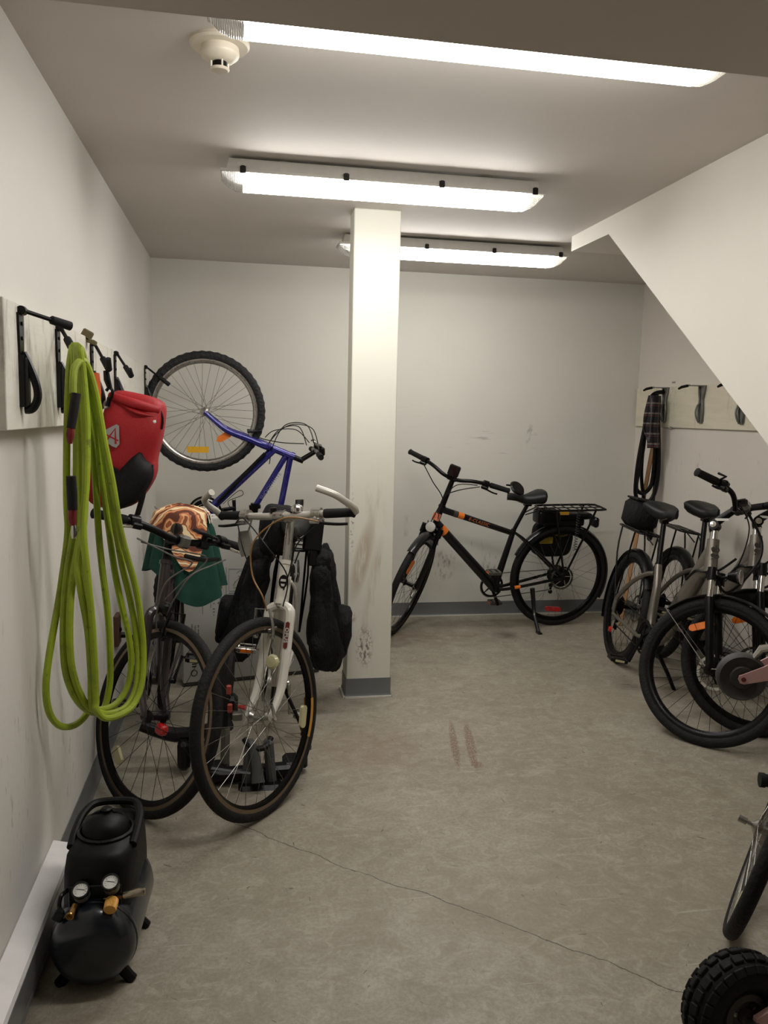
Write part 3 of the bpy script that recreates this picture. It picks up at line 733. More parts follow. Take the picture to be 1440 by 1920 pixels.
def handlebar(root, K, path, r=.0125, bm=BPM, gripl=.12, gr=.016, gm=GRIP, lever=BPM, levlen=.1, levang=(-.3,-.55), lb=BPM):
    """path: points for the left half, from the clamp out, relative to the clamp"""
    cb, MS = K['cb'], K['MS']; P = [Vector(q) for q in path]; Q = [Vector((p.x,-p.y,p.z)) for p in P]
    full = [cb+q for q in reversed(Q)] + [cb+p for p in P if p.y > 1e-4]
    b = MB().tube(full, r, 12, smooth=6); b.tube([cb+Vector((0,-.03,0)), cb+Vector((0,.03,0))], r*1.25, 12)
    h = b.build('handlebar', bm, root, MS)
    for L in (P, Q):
        e = L[-1]; d = (L[-1]-L[-2]).normalized()
        MB().tube([cb+e-d*gripl, cb+e-d*(gripl-.008), cb+e-d*.01, cb+e, cb+e+d*.004], [gr,gr*1.05,gr*.98,gr*1.15,gr*.8], 14).build('grip', gm, h)
        g0 = cb+e-d*(gripl+.03); f = Vector((levang[0]*-1,0,levang[1])).normalized()
        MB().tube([g0-d*.018, g0+d*.018], r*1.7, 12).tube([g0, g0+f*.03], [.013,.011], 8).box(g0+f*.03+d*.005, (.03,.045,.022), bev=.005).build('brake_mount', lb, h)
        MB().tube([g0+f*.03-d*.01, g0+f*.042+d*.03, g0+f*.05+d*(levlen*.7), g0+f*.05+d*levlen], [.007,.006,.0055,.005], 8, smooth=4).build('brake_lever', lever, h)
    return h
def stem(root, K, m_, r=.016, riser=True, clamp=ALU):
    ht, cb, u = K['ht'], K['cb'], K['u']; top = cb - K['n']*K['G']['reach']
    b = MB().tube([ht-u*.005, ht+u*.02, top+u*.012], [r*1.15,r,r], 14).tube([top, cb-K['n']*.012], [r,r*.95], 12)
    b.tube([cb+Vector((0,-.024,0)), cb+Vector((0,.024,0))], r*1.3, 14)
    for s in (-1,1): b.lathe([(0,0),(.004,0),(.004,.004),(0,.004)], cb+Vector((0,s*.014,0))+K['n']*r*1.3, K['n'], 8)
    return b.build('stem', m_, root, K['MS'])
def vbrake(root, K, m_=ALU, rear=False):
    b = MB()
    if rear: c = K['rh']+Vector((.06,0,K['G']['r']-.05)); up = Vector((0,0,1)); mt = None; f = Vector((-.02,0,0))
    else: c = K['hub']+K['u']*(K['G']['r']-.055)+K['n']*.0; up = K['u']; mt = K['MS']; f = K['n']*.035
    for s in (-1,1):
        b.tube([c+f+Vector((0,s*.036,-.02)), c+f+Vector((0,s*.04,.02)), c+f+Vector((0,s*.03,.085))], [.008,.006,.005], 8, smooth=3)
        b.lathe([(0,0),(.007,0),(.007,.012),(0,.014)], c+f+Vector((0,s*.036,-.02)), f, 10)
        b.box(c+f*.4+Vector((0,s*.022,.012)), (.05,.01,.012), bev=.002)
    b.tube([c+f+Vector((0,-.03,.083)), c+f+Vector((0,.03,.083))], .002, 6)
    return b.build('brake_caliper', m_, root, mt)
def cable(root, pts, r=.0025, m_=CBL, name='brake_cable', mtx=None):
    return MB().tube(pts, r, 7, smooth=7).build(name, m_, root, mtx)
def fender(root, c, r, a0, a1, m_, mtx=None, w=.026, name='fender'):
    b = MB(); N = 28
    def F(s, t):
        a = R(a0+(a1-a0)*s); f = (t-.5)*2; rad = r - .012*f*f
        return Vector(c)+Vector((rad*math.cos(a), w*f, rad*math.sin(a)))
    b.grid(F, N, 6, .002); return b.build(name, m_, root, mtx)
def rack(root, K, m_, z=.0, L=.36, x0=.02, wt=.065, zt=None, legs=3, tr=.0055):
    rh, G = K['rh'], K['G']; zt = G['r']*2+.07 if zt is None else zt; b = MB()
    x1 = x0-L
    b.tube([(x0,-wt*.6,zt),(x0-.05,-wt,zt),(x1+.04,-wt,zt),(x1,-wt*.5,zt),(x1,wt*.5,zt),(x1+.04,wt,zt),(x0-.05,wt,zt),(x0,wt*.6,zt)], tr, 8, closed=True, smooth=3)
    for k in range(legs):
        xx = x0-.06-(L-.12)*k/max(1,legs-1); b.tube([(xx,-wt,zt),(xx,wt,zt)], .004, 6)
    b.tube([(x0,0,zt),(x1,0,zt)], .004, 6)
    for s in (-1,1):
        b.tube([(x0-.08,s*wt,zt),(.0,s*.075,rh.z+.03)], tr, 8); b.tube([(x1+.08,s*wt,zt),(x1+.14,s*.085,zt-.16),(-.01,s*.075,rh.z+.03)], tr, 8, smooth=3)
        b.tube([(x0,s*wt*.5,zt),(x0+.11,s*.02,zt-.04)], .004, 6)
    return b.build('rear_rack', m_, root)

# ---------- 1: white hybrid in front, panniers on the back
G1 = dict(r=.359,WB=1.06,ha=71,o=.045,Lf=.423,hl=.15,st=.165,reach=.07,bb=(.44,0,.28),sad=(.2,0,.93),stt=(.29,0,.72))
P1 = (.167, 3.843, R(-96.13), R(-5.73), R(-.01))
b1, K = bike(G1, P1, R(-33.98), 'bicycle', 'white hybrid bicycle with silver bar ends and black panniers, at the front left')
fr1 = diamond(b1, K, WHT, dt=.02, htr=.021); rigid_fork(b1, K, WHT, .017, .011, yw=.052)
stem(b1, K, ALU, .016)
wheel(b1, 'front_wheel', G1, K['MS'] @ Matrix.Translation(K['hub']), .020, BRIM, SPK, ALU, 32, track=BRKT, reflect=((197,.262,CRM,.042),))
for s in (-1,1):
    MB().tube([(.3165*math.cos(R(a)), s*.0165, .3165*math.sin(R(a))) for a in range(184,214,3)], .0085, 6, flat=.12, up=(0,1,0)).build('rim_sticker', mat('orange_rim_sticker',(196,140,60),.4), p_obj(b1,'front_wheel'))
wheel(b1, 'rear_wheel', G1, Matrix.Translation(K['rh']), .020, BRIM, SPK, ALU, 32, track=BRKT)
seat(b1, K); crank(b1, K, R(68), arm=ALU, ring=BPM, pedal=CHR); drivetrain(b1, K); vbrake(b1, K, ALU); vbrake(b1, K, ALU, True)
h = handlebar(b1, K, [(0,0,0),(0,.10,.0),(-.01,.20,.005),(-.03,.305,.005)], .0135, mat('silver_grey_bar',(176,172,164),.35,.3), .115, .017, lever=BPM, levang=(-.75,-.85), levlen=.135, lb=ALU)
for s in (-1,1):
    e = K['cb'] + Vector((-.03,s*.312,.005))
    MB().tube([e, e+Vector((.02,s*.004,.02)), e+Vector((.075,s*-.002,.05)), e+Vector((.11,-s*.02,.075)), e+Vector((.13,-s*.075,.10))], [.013,.0135,.0125,.0125,.013], 12, smooth=5).build('bar_end', mat('worn_white_bar_end',(190,186,176),.35,.3), h)
MB().lathe([(0,0),(.02,0),(.024,.006),(.022,.018),(.01,.026),(0,.028)], K['cb']+Vector((-.005,.075,.016)), (.2,0,1), 20).build('bell', CHR, h)
MB().tube([K['cb']+Vector((0,.05,0)), K['cb']+Vector((0,.06,.03))], .008, 8).lathe([(0,0),(.014,0),(.014,.02),(0,.022)], K['cb']+Vector((0,-.03,.012)), (0,0,1), 14).build('light_mount', BPM, h)
MIR = mat('mirror_back', (150,146,138), .25, .3)
MB().prism([(-.03,.05),(.02,.055),(.035,.0),(.02,-.045),(-.015,-.05),(-.032,.0)], K['cb']+Vector((-.03,-.2,-.11)), (0,1,0), (0,.1,1), .012).tube([K['cb']+Vector((-.02,-.15,-.01)), K['cb']+Vector((-.03,-.18,-.06))], .004, 6).build('mirror', MIR, h)
cb = K['cb']; hb = K['hb']
brk = K['hub']+K['u']*(G1['r']+.02)+K['n']*.035
cable(h, [cb+Vector((.03,.19,-.02)), cb+Vector((.09,.08,-.0)), cb+Vector((.12,-.04,-.08)), cb+Vector((.12,-.06,-.2)), brk+Vector((.02,0,.06)), brk], .003, CBT)
cable(h, [cb+Vector((.03,-.19,-.02)), cb+Vector((.09,-.1,.0)), cb+Vector((.10,.0,-.1)), cb+Vector((.04,.04,-.22)), hb+Vector((.03,.03,-.01))], .0026)
cable(h, [cb+Vector((.03,-.18,-.03)), cb+Vector((.06,-.14,-.12)), cb+Vector((.05,-.1,-.25)), hb+Vector((.04,-.09,-.05)), hb+Vector((.03,-.06,-.12)), brk+Vector((0,-.03,.0))], .0026)
cable(h, [cb+Vector((.03,.18,-.03)), cb+Vector((.08,.12,-.1)), cb+Vector((.05,.06,-.2)), hb+Vector((.02,.03,.05))], .0026)
BAD = mat('black_badge', (20,20,22), .3)
mh = basis(hb+K['u']*.075+K['n']*.0225, (0,1,0), K['u'])
o = MB().lathe([(0,-.001),(.017,-.001),(.017,.001),(0,.001)], (0,0,0), (0,0,1), 24).build('head_badge', BAD, b1, mh @ Matrix.Scale(1.5,4,(0,1,0)))
MB().prism([(-.011,-.002),(.011,-.002),(.009,.004),(-.009,.004)], (0,.002,.0015), (1,0,0), (0,1,0), .001).prism([(-.009,-.008),(.009,-.008),(.005,-.014),(-.005,-.014)], (0,.002,.0015), (1,0,0), (0,1,0), .001).build('emblem', DECW, o)
# lettering down the left fork blade, small round lamp, tail of the quick release
fk = p_obj(b1, 'fork'); lf = K['A']+K['u']*.30+Vector((0,.056,0))+K['n']*.02
MB().prism([(-.045,-.009),(.045,-.009),(.05,0),(.045,.009),(-.045,.009),(-.05,0)], lf-K['n']*.0008, -K['u'], (0,-1,0), .001).build('fork_decal', mat('dark_red_decal',(110,40,36),.4), fk)
text('fork_lettering', 'OPUS', .021, basis(lf+K['n']*.0006, -K['u'], (0,1,0)), DECW, fk, sp=1.1, bold=.0006)
MB().lathe([(0,0),(.026,0),(.028,.008),(.02,.016),(0,.018)], K['A']+K['u']*.2+Vector((0,.02,0))+K['n']*.03, K['n'], 24).build('reflector', CRM, fk)
MB().tube([K['hub']+Vector((0,.062,0)), K['hub']+Vector((.01,.075,.01)), K['hub']+Vector((.015,.07,.06))], [.008,.007,.005], 8, smooth=3).build('quick_release', CHR, fk)
MB().lathe([(0,0),(.012,0),(.012,.05),(0,.05)], K['A']+K['u']*.185+Vector((0,.045,0))-K['n']*.0, (0,1,.0), 10).build('clamp_band', BPL, fk) if False else None
rack(b1, K, BPM, L=.36, x0=.05, zt=.80)
MB().tube([K['bb']+Vector((-.04,.03,-.02)), K['bb']+Vector((.03,.13,-.17)), K['bb']+Vector((.05,.17,-.262))], [.009,.008,.008], 8).box(K['bb']+Vector((.05,.175,-.262)), (.05,.025,.012), bev=.004).build('kickstand', BPM, b1)
FAB = NT('black_bag_fabric'); FAB.b.inputs['Base Color'].default_value = rgb(11,11,14); FAB.b.inputs['Roughness'].default_value = .7; FAB.b.inputs['Specular IOR Level'].default_value = .3
_n = FAB.noise(FAB.mapp(FAB.obj(), (0,0,0), (0,0,0), (1,1,.45)), 16, 5, .6, 1.5); FAB.bump(_n, 1.0, .02); FAB = FAB.m
def wm(root, p): return root.matrix_world @ Vector(p)
rk = b1.matrix_world.to_3x3()
for s, lb in ((-1,'black fabric pannier on the left side of the white bicycle in the picture'), (1,'black fabric pannier on the right of the white bicycle, beside the column')):
    c = wm(b1, (-.02, s*.175, .54))
    t = empty('pannier', b1.matrix_world @ Matrix.Translation((-.02, s*.175, .33)), lb, 'pannier', 'black panniers on the white bicycle')
    def fn(p, s=s):
        f = .5 - p.z/.5; k = .62 + .62*f; return Vector((p.x*(.8+.35*f), p.y*k + s*(-.035+.085*f) , p.z - .03*math.sin(p.x*20)))
    MB().blobm((0,0,.20), (.32,.15,.54), .5, amp=.034, fr=5, seed=s+3, fn=fn, seg=40, rings=26).build('bag_body', FAB, t, ang=80)
    MB().blobm((.0,s*.105,.08), (.20,.09,.24), .5, amp=.014, fr=6, seed=s+9, seg=30, rings=18).build('side_pocket', FAB, t, ang=80)
    MB().blobm((0,-s*.03,.43), (.26,.11,.10), .7, amp=.02, fr=6, seed=s+5).build('lid', FAB, t, ang=80)
    MB().tube([(.11,s*.02,.42),(.13,s*.06,.25),(.12,s*.08,.1)], .011, 8, smooth=4, flat=.25).build('strap', FAB, t)
t = empty('rack_bag', b1.matrix_world @ Matrix.Translation((-.02,.0,.81)), 'rounded black bag strapped behind the saddle of the white bicycle', 'bag')
MB().blobm((.06,-.085,.08), (.2,.17,.24), .55, amp=.012, fr=5, seed=2, seg=36, rings=20).build('bag_body', FAB, t, ang=80)
MB().tube([(.165,-.14,.04),(.172,-.09,.15),(.165,-.05,.19)], .003, 6, smooth=4).build('piping', mat('grey_piping',(130,128,120),.6), t)
MB().box((.06,.09,.08), (.12,.09,.16), bev=.012).box((.09,.10,-.03),(.05,.04,.08),bev=.006).build('accessory_pouch', BPL, t)

# ---------- 2: dark plum hybrid against the left wall
G2 = dict(r=.351,WB=1.04,ha=71,o=.045,Lf=.403,hl=.169,st=.078,reach=.08,bb=(.44,0,.28),sad=(.2,0,.93),stt=(.29,0,.74))
b2, K = bike(G2, (-.378, 3.93, R(-89.58), R(-5.79), R(.34)), R(40.83), 'bicycle', 'dark plum hybrid bicycle with flat black bar beside the left wall')
diamond(b2, K, PUR, dt=.02, htr=.020); rigid_fork(b2, K, PUR, .016, .011); stem(b2, K, BPM, .016)
wheel(b2, 'front_wheel', G2, K['MS'] @ Matrix.Translation(K['hub']), .0185, BRIM, SPKB, BPM, 28, track=BRKT, depth=.03, reflect=((-125,.262,CRM,.036),))
wheel(b2, 'rear_wheel', G2, Matrix.Translation(K['rh']), .0185, BRIM, SPKB, BPM, 28, track=BRKT, depth=.03)
seat(b2, K); crank(b2, K, R(-20), arm=BPM, ring=BPM, pedal=BPL); drivetrain(b2, K); vbrake(b2, K, BPM); vbrake(b2, K, BPM, True)
h = handlebar(b2, K, [(0,0,0),(.0,.06,.003),(-.01,.15,.02),(-.035,.24,.026),(-.05,.36,.02)], .014, BPM, .125, .0165, lever=CHR, levang=(-.95,-.35), lb=BPM)
cb, hb = K['cb'], K['hb']
MB().box(cb+Vector((.012,0,.0)), (.045,.045,.048), bev=.008).build('clamp', mat('grey_clamp',(120,118,112),.35,.7), h)
MB().box(cb+Vector((.0,.10,.045)), (.05,.10,.013), Matrix.Rotation(-.1,3,'X'), .004).tube([cb+Vector((0,.10,.0)), cb+Vector((0,.10,.04))], .013, 8).lathe([(.0145,-.02),(.019,-.02),(.019,.02),(.0145,.02)], cb+Vector((0,.1,.004)), (0,1,0), 16, closed=True).build('phone_mount', BPL, h)
MB().tube([cb+Vector((.02,.02,-.05)), cb+Vector((.03,.10,-.05)), cb+Vector((.0,.2,-.04))], [.008,.01,.008], 8, smooth=3).build('light_bracket', BPL, h)
cable(h, [cb+Vector((.04,-.22,-.02)), cb+Vector((.09,-.08,-.05)), cb+Vector((.10,.0,-.06)), cb+Vector((.07,-.06,-.15)), hb+Vector((.05,-.05,.0)), hb+Vector((.045,-.02,-.08))], .0032, CBG)
cable(h, [cb+Vector((.04,-.20,-.03)), cb+Vector((.08,-.10,-.03)), cb+Vector((.10,.06,-.03)), cb+Vector((.08,.0,-.14)), hb+Vector((.05,-.03,.04))], .0028, CBG)
cable(h, [cb+Vector((.04,.2,-.03)), cb+Vector((.1,.1,-.05)), cb+Vector((.12,.0,-.1)), hb+Vector((.09,-.02,.06)), hb+Vector((.05,.0,-.02))], .0032, CBG)
cable(b2, [hb+Vector((.03,.04,.1)), hb+Vector((.02,.06,-.02)), hb+Vector((-.06,.04,-.1))], .0028, CBL)
fk = p_obj(b2, 'fork')
MB().blobm(K['hub']+Vector((.03,.02,-.035)), (.05,.035,.04), .6).build('reflector', REDR, fk)
MB().box(hb+Vector((.03,0,-.0)), (.05,.04,.05), bev=.01).build('front_light', BPL, fk)

# ---------- 3: blue mountain bike hung by its front wheel
G3 = dict(r=.339,WB=1.05,ha=69,o=.045,Lf=.46,hl=.11,st=.06,reach=.08,bb=(.46,0,.31),sad=(.2,0,.88),stt=(.28,0,.76))
YH = 4.70; hubw = at(384,772,Y=YH); bbw = at(384,962,Y=YH+.05)
# local +x (forward) runs up the wall, local +z (up) points away from the wall
fx = Vector((.0,0,1)); 
ux = G3['WB']-.46; uz = G3['r']-.31
dv = hubw-bbw; ang = math.atan2(dv.x, dv.z) - math.atan2(uz, ux)
ex = Vector((math.sin(ang), -.03, math.cos(ang))).normalized(); ez = Vector((math.cos(ang), 0, -math.sin(ang))); ez = (ez-ex*ez.dot(ex)).normalized(); ey = ez.cross(ex)
mm = Matrix.Identity(4)
for i, v in enumerate((ex, ey, ez)):
    for j in range(3): mm[j][i] = v[j]
mm.translation = hubw - (ex*G3['WB'] + ez*G3['r'])
b3, K = bike(G3, (0,0,0,0,0), R(0), 'bicycle', 'blue mountain bicycle hanging by its front wheel from a wall hook', matrix=mm)
inv = mm.inverted()
def loc(px_, py_, Y): return inv @ at(px_, py_, Y=Y)
HBq, HTq = loc(505,838,YH+.03), loc(548,856,YH+.03)
uu = (HTq-HBq).normalized()
b = MB().tube([HBq, HTq], .021, 16)
for p in (HBq, HTq): b.lathe([(0,-.01),(.026,-.01),(.026,.01),(0,.01)], p, uu, 18)
BB = K['bb']; T2 = loc(478,950,YH+.05); T3 = loc(526,950,YH+.05)
b.tube([HBq+uu*.03, BB], .0235, 14); b.tube([HTq-uu*.035, T2, T2+(T2-HTq)*.25], .017, 14); b.tube([HTq-uu*.01, T3, T3+(T3-HTq)*.35], .0185, 14)
b.tube([BB, T3+(T3-HTq)*.35], .016, 14); b.lathe([(0,-.038),(.023,-.038),(.023,.038),(0,.038)], BB, (0,1,0), 18)
K['stt'] = T3+(T3-HTq)*.3; K['sad'] = K['stt']+Vector((-.03,0,.13)); stays(b, K, .009)
b.build('frame', BLU, b3)
FH = inv @ hubw
b = MB()
nn = Vector((-uu.z,0,uu.x)) if (FH-HBq).dot(Vector((uu.z,0,-uu.x))) < 0 else Vector((uu.z,0,-uu.x))
for s in (-1,1):
    b.tube([HBq-uu*.0+Vector((0,s*.0,0)), HBq-uu*.03+Vector((0,s*.058,0)), HBq-uu*.12+Vector((0,s*.062,0))+nn*.0, HBq+(FH-HBq)*.62+Vector((0,s*.062,0))-nn*.03, FH+Vector((0,s*.06,0))-(FH-HBq)*.12-nn*.012, FH+Vector((0,s*.06,0))], [.02,.022,.02,.017,.012,.012], 12, smooth=5)
b.build('fork', BLU, b3)
wheel(b3, 'front_wheel', G3, Matrix.Translation(FH), .026, SRIM, SPK, ALU, 36, depth=.02, knob=True, reflect=((0,0,YEL,.001),))
fw = p_obj(b3, 'front_wheel')
for c in list(fw.children):
    if c.name.startswith('reflector'): bpy.data.objects.remove(c)
iw = (mm @ Matrix.Translation(FH)).inverted()
for (px_, py_, mt, tilt) in ((371,843,YEL,0),(420,819,ORG,-.55)):
    c = iw @ at(px_, py_, Y=YH-.03); ax = (iw.to_3x3() @ Vector((math.cos(tilt),0,-math.sin(tilt)))); ay = iw.to_3x3() @ Vector((math.sin(tilt),0,math.cos(tilt)))
    pts = [(-.058,-.017),(.058,-.017),(.060,.017),(-.060,.017)] if tilt == 0 else [(-.05,0),(-.03,-.018),(.03,-.02),(.05,-.01),(.05,.01),(.03,.02),(-.03,.018)]
    MB().prism(pts, c, ax, ay, .012).lathe([(0,0),(.008,0),(.008,.01),(0,.01)], c, (0,1,0), 12).build('reflector', mt, fw)
wheel(b3, 'rear_wheel', G3, Matrix.Translation(K['rh']), .026, SRIM, SPK, ALU, 36, depth=.02, knob=True)
seat(b3, K); crank(b3, K, R(84), arm=BPM, ring=BPM, rr=.085, nring=3, guard=True); drivetrain(b3, K, .08, cog=.055)
MB().tube([T2+Vector((.02,0,.0)), T2+Vector((-.05,0,-.01))], .024, 14).lathe([(0,-.01),(.035,-.01),(.035,.01),(0,.01)], T2, (1,0,0), 16).build('shock_absorber', BPM, b3)
SB = loc(575,866,YH+.03); CB3 = loc(592,846,YH+.03)
MB().tube([HTq, HTq+uu*.07], .016, 12).tube([HTq+uu*.055, CB3], [.015,.014], 12).build('stem', BPM, b3)
b = MB().tube([CB3+Vector((-.01,-.30,.0)), CB3+Vector((0,-.12,.0)), CB3, CB3+Vector((0,.12,0)), CB3+Vector((-.01,.30,.0))], .0125, 12, smooth=5)
h = b.build('handlebar', BPM, b3)
for s in (-1,1):
    MB().tube([CB3+Vector((-.005,s*.19,0)), CB3+Vector((-.01,s*.315,0))], .0165, 12).build('grip', GRIP, h)
    MB().box(CB3+Vector((.01,s*.15,.02)), (.05,.05,.035), bev=.008).tube([CB3+Vector((.03,s*.15,.02)), CB3+Vector((.05,s*.2,.01)), CB3+Vector((.045,s*.27,.0))], .006, 8, smooth=3).build('brake_lever', BPM, h)
    MB().tube([CB3+Vector((.05,s*.13,.0)), CB3+Vector((.01,s*.12,.035))], [.008,.01], 8).build('shifter', STEEL, h)
def w3(px_, py_, dy): return loc(px_, py_, YH+dy)
for pts in ([(575,835,-.1),(560,800,-.08),(525,805,-.04),(505,830,0),(500,850,.02)], [(590,835,-.12),(575,797,-.1),(535,797,-.05),(512,835,0),(505,870,.02)],
            [(597,836,.15),(585,803,.12),(548,796,.06),(520,812,.02),(497,840,.0)], [(570,832,.1),(530,830,.06),(490,822,.03),(478,812,.0)],
            [(580,830,.1),(555,806,.06),(515,807,.0),(497,820,-.03)]):
    cable(b3, [w3(*q) for q in pts], .0028)
for s in (-1,1):
    q0 = w3(470,808,0)+Vector((0,s*.045,0)); MB().tube([q0+Vector((0,0,-.02)), q0+Vector((0,0,.03)), q0+Vector((0,-s*.02,.06))], [.009,.007,.006], 8).build('brake_caliper', BPM, b3)
dd = (BB-HBq); zf = Vector((0,-1,0)) if (b3.matrix_world.to_3x3() @ Vector((0,1,0))).y > 0 else Vector((0,1,0))
mid = T2 + (HTq-T2)*.42
text('frame_lettering', 'SHOCKWAVE', .030, basis(mid+zf*.0178, (HTq-T2), zf.cross(HTq-T2)), mat('pale_blue_decal',(120,122,160),.4), b3, sp=1.05)
MB().tube([w3(497,850,-.02), w3(455,893,-.02), w3(408,942,-.02)], [.010,.012,.010], 10).build('frame_pump', BPM, b3)
# wire bottle holder and the bright metal rod beside it
cable(b3, [w3(435,955,-.06), w3(428,940,-.06), w3(455,928,-.06), w3(448,920,-.06), w3(418,945,-.06)], .0018, SPKB, 'wire_cage')
rod = MB().tube([at(290,950,Y=4.6), at(292,953,Y=4.58), at(345,972,Y=4.45)], .0035, 8).build('metal_rod', STEEL); tag(rod, 'thin bent metal rod sticking out left of the white box', 'rod')

# ---------- 4: black e-bike along the back wall
G4 = dict(r=.363,WB=1.113,ha=71.2,o=.05,Lf=.408,hl=.145,st=.194,reach=.026,bb=(.475,0,.295),sad=(.28,0,.925),stt=(.365,0,.705))
b4, K = bike(G4, (2.173, 5.214, R(185.04), R(-5.88), R(.32)), R(54.04), 'electric_bicycle', 'black city bicycle with orange bands and rear rack parked along the back wall')
hb, ht, u, n, bb, stt = K['hb'], K['ht'], K['u'], K['n'], K['bb'], K['stt']
b = MB().tube([hb, ht], .02, 16)
for p in (hb, ht): b.lathe([(0,-.008),(.025,-.008),(.025,.008),(0,.008)], p, u, 18)
b.tube([hb+u*.03, bb], [.030,.034], 14); b.tube([ht-u*.02, stt-Vector((0,0,.03))], [.022,.019], 14); b.tube([bb, bb+(stt-bb)*.5, stt], [.026,.022,.018], 14)
b.lathe([(0,-.036),(.024,-.036),(.024,.036),(0,.036)], bb, (0,1,0), 18); stays(b, K, .010); b.build('frame', NVY, b4)
def band(p0, p1, f0, f1, r, m_, nm='decal'): return MB().tube([p0+(p1-p0)*f0, p0+(p1-p0)*f1], r, 16, caps=False).build(nm, m_, b4)
band(ht-u*.02, stt-Vector((0,0,.03)), .22, .30, .0218, ORG); band(ht-u*.02, stt-Vector((0,0,.03)), .16, .21, .0222, DECG)
band(hb+u*.03, bb, .07, .15, .0315, ORG)
for s in (-1,1): MB().tube([bb+Vector((-.13,s*.041,.008)), bb+Vector((-.17,s*.046,.015))], .0125, 12, caps=False).build('decal', ORG, b4)
tt0 = ht-u*.02; tt1 = stt-Vector((0,0,.03)); dt_ = (tt1-tt0)
text('frame_lettering', 'E-CLASSIC', .030, basis(tt0+dt_*.50+Vector((0,.0210,0)), dt_, Vector((0,1,0)).cross(dt_)), mat('bronze_decal',(196,110,62),.4), b4, shear=.15, sp=1.15)
susp_fork(b4, K, NVY, yw=.055, stan=BPM)
wheel(b4, 'front_wheel', G4, K['MS'] @ Matrix.Translation(K['hub']), .023, BRIM, SPK, BPM, 32, disc=1, hubw=.052, reflect=((55,.24,ORG,.05),))
wheel(b4, 'rear_wheel', G4, Matrix.Translation(K['rh']), .023, BRIM, SPK, BPM, 32, disc=1, hubw=.062, motor=.042, reflect=((-84,.24,REDR,.06),))
fender(b4, K['rh'], G4['r']+.014, 25, 208, NVY); fender(b4, K['hub'], G4['r']+.014, 60, 150, NVY, K['MS'])
seat(b4, K, wid=.105, ln=.26); crank(b4, K, R(-115), arm=BPM, ring=BPM, pedal=mat('grey_pedal',(84,80,76),.4,.4)); drivetrain(b4, K, cog=.05)
ht_, cbv = K['ht'], K['cb']
MB().tube([ht_-u*.005, cbv-n*.03, cbv], [.02,.017,.017], 14).build('stem', BPM, b4, K['MS'])
h = handlebar(b4, K, [(0,0,0),(.02,.06,.015),(.0,.14,.035),(-.05,.24,.035),(-.11,.358,.022)], .0125, BPM, .13, .017, lever=BPM, levang=(-.8,-.6))
MB().box(cbv+Vector((.0,0,.055)), (.03,.075,.075), Matrix.Rotation(-.3,3,'Y'), .008).build('display', SCR, h)
MB().tube([cbv+Vector((0,0,.0)), cbv+Vector((0,0,.04))], .02, 10).build('display_mount', BPM, h)
# mirror folded at the near grip
ge = cbv+Vector((-.16,.36,.045))
MB().tube([cbv+Vector((-.12,.33,.05)), ge], .006, 8).lathe([(0,-.010),(.048,-.010),(.056,.0),(.048,.010),(0,.010)], ge+Vector((-.0,.035,-.005)), (.25,.5,1), 24).build('mirror', BPM, h)
cable(h, [cbv+Vector((.03,-.2,.03)), cbv+Vector((.07,-.1,-.04)), cbv+Vector((.06,.0,-.14)), hb+Vector((.03,.0,.06)), hb+Vector((.05,.0,-.05))], .0035)
cable(h, [cbv+Vector((.03,.2,.03)), cbv+Vector((.08,.08,-.03)), cbv+Vector((.07,.0,-.12)), hb+Vector((.04,.02,.08))], .0035)
cable(h, [cbv+Vector((.02,.18,.03)), cbv+Vector((.09,.06,.0)), cbv+Vector((.09,.0,-.16)), hb+Vector((.05,-.02,.02)), hb+Vector((-.02,-.03,-.03))], .003)
cable(b4, [hb+Vector((.05,.02,.05)), hb+Vector((.06,.03,-.04)), hb+Vector((.0,.035,-.08)), hb+Vector((-.05,.03,.0))], .003)
MB().tube([hb+n*.05+u*.0, hb+n*.09+u*.0], [.03,.036], 14).build('front_light', BPM, b4, K['MS']); MB().lathe([(0,0),(.034,0),(.03,.01),(0,.013)], hb+n*.09, n, 20).build('light_lens', mat('clear_lens',(190,186,178),.15,coat=.8), p_obj(b4,'front_light'))
MB().box(hb+n*.04+u*.07, (.02,.05,.05), Matrix.Rotation(-.4,3,'Y'), .004).build('reflector', mat('salmon_reflector',(210,120,90),.3), b4, K['MS'])
rack(b4, K, BPM, L=.46, x0=.19, wt=.085, zt=.848, legs=6, tr=.0075)
bt = MB().blobm((.13,0,.79), (.17,.125,.10), .35, seg=32, rings=14).blobm((-.03,0,.792), (.34,.10,.045), .35, seg=32, rings=10).build('battery', BPM, b4, ang=60)
MB().box((.0,0,.745), (.30,.05,.05), bev=.01).build('battery_cradle', BPL, b4)
MB().box((.03,.056,.822), (.07,.004,.022)).build('battery_decal', YEL, b4)
MB().box((-.235,0,.745), (.04,.09,.07), bev=.012).tube([(-.2,0,.79),(-.235,0,.77)], .012, 8).build('rear_light', BPL, b4)
MB().tube([(.215,.05,.295),(.205,.058,.22),(.212,.11,.12),(.209,.185,.030)], [.018,.016,.013,.013], 8).box((.209,.195,.028), (.03,.05,.014), bev=.004).build('kickstand', NVY, b4)
SPR = mat('grey_spring', (70,68,66), .4, .5)
MB().tube([Vector((-.06,.088,.855))+Vector((.012*math.cos(t),.0+.008*math.sin(t),-.012*t/PI*.75)) for t in [k*PI/4 for k in range(160)] if t/PI*.009 < .29], .0022, 5).build('coil_cord', SPR, b4)
t = empty('tool_pouch', b4.matrix_world @ Matrix.Translation((.01,-.125,.50)), 'small black and yellow pannier bag behind the back-wall bicycle wheel', 'bag')
YB_ = mat('yellow_fabric', (176,150,40), .7)
MB().blobm((0,0,.10), (.30,.10,.26), .45, amp=.008, seg=30).build('bag_body', FAB, t, ang=70)
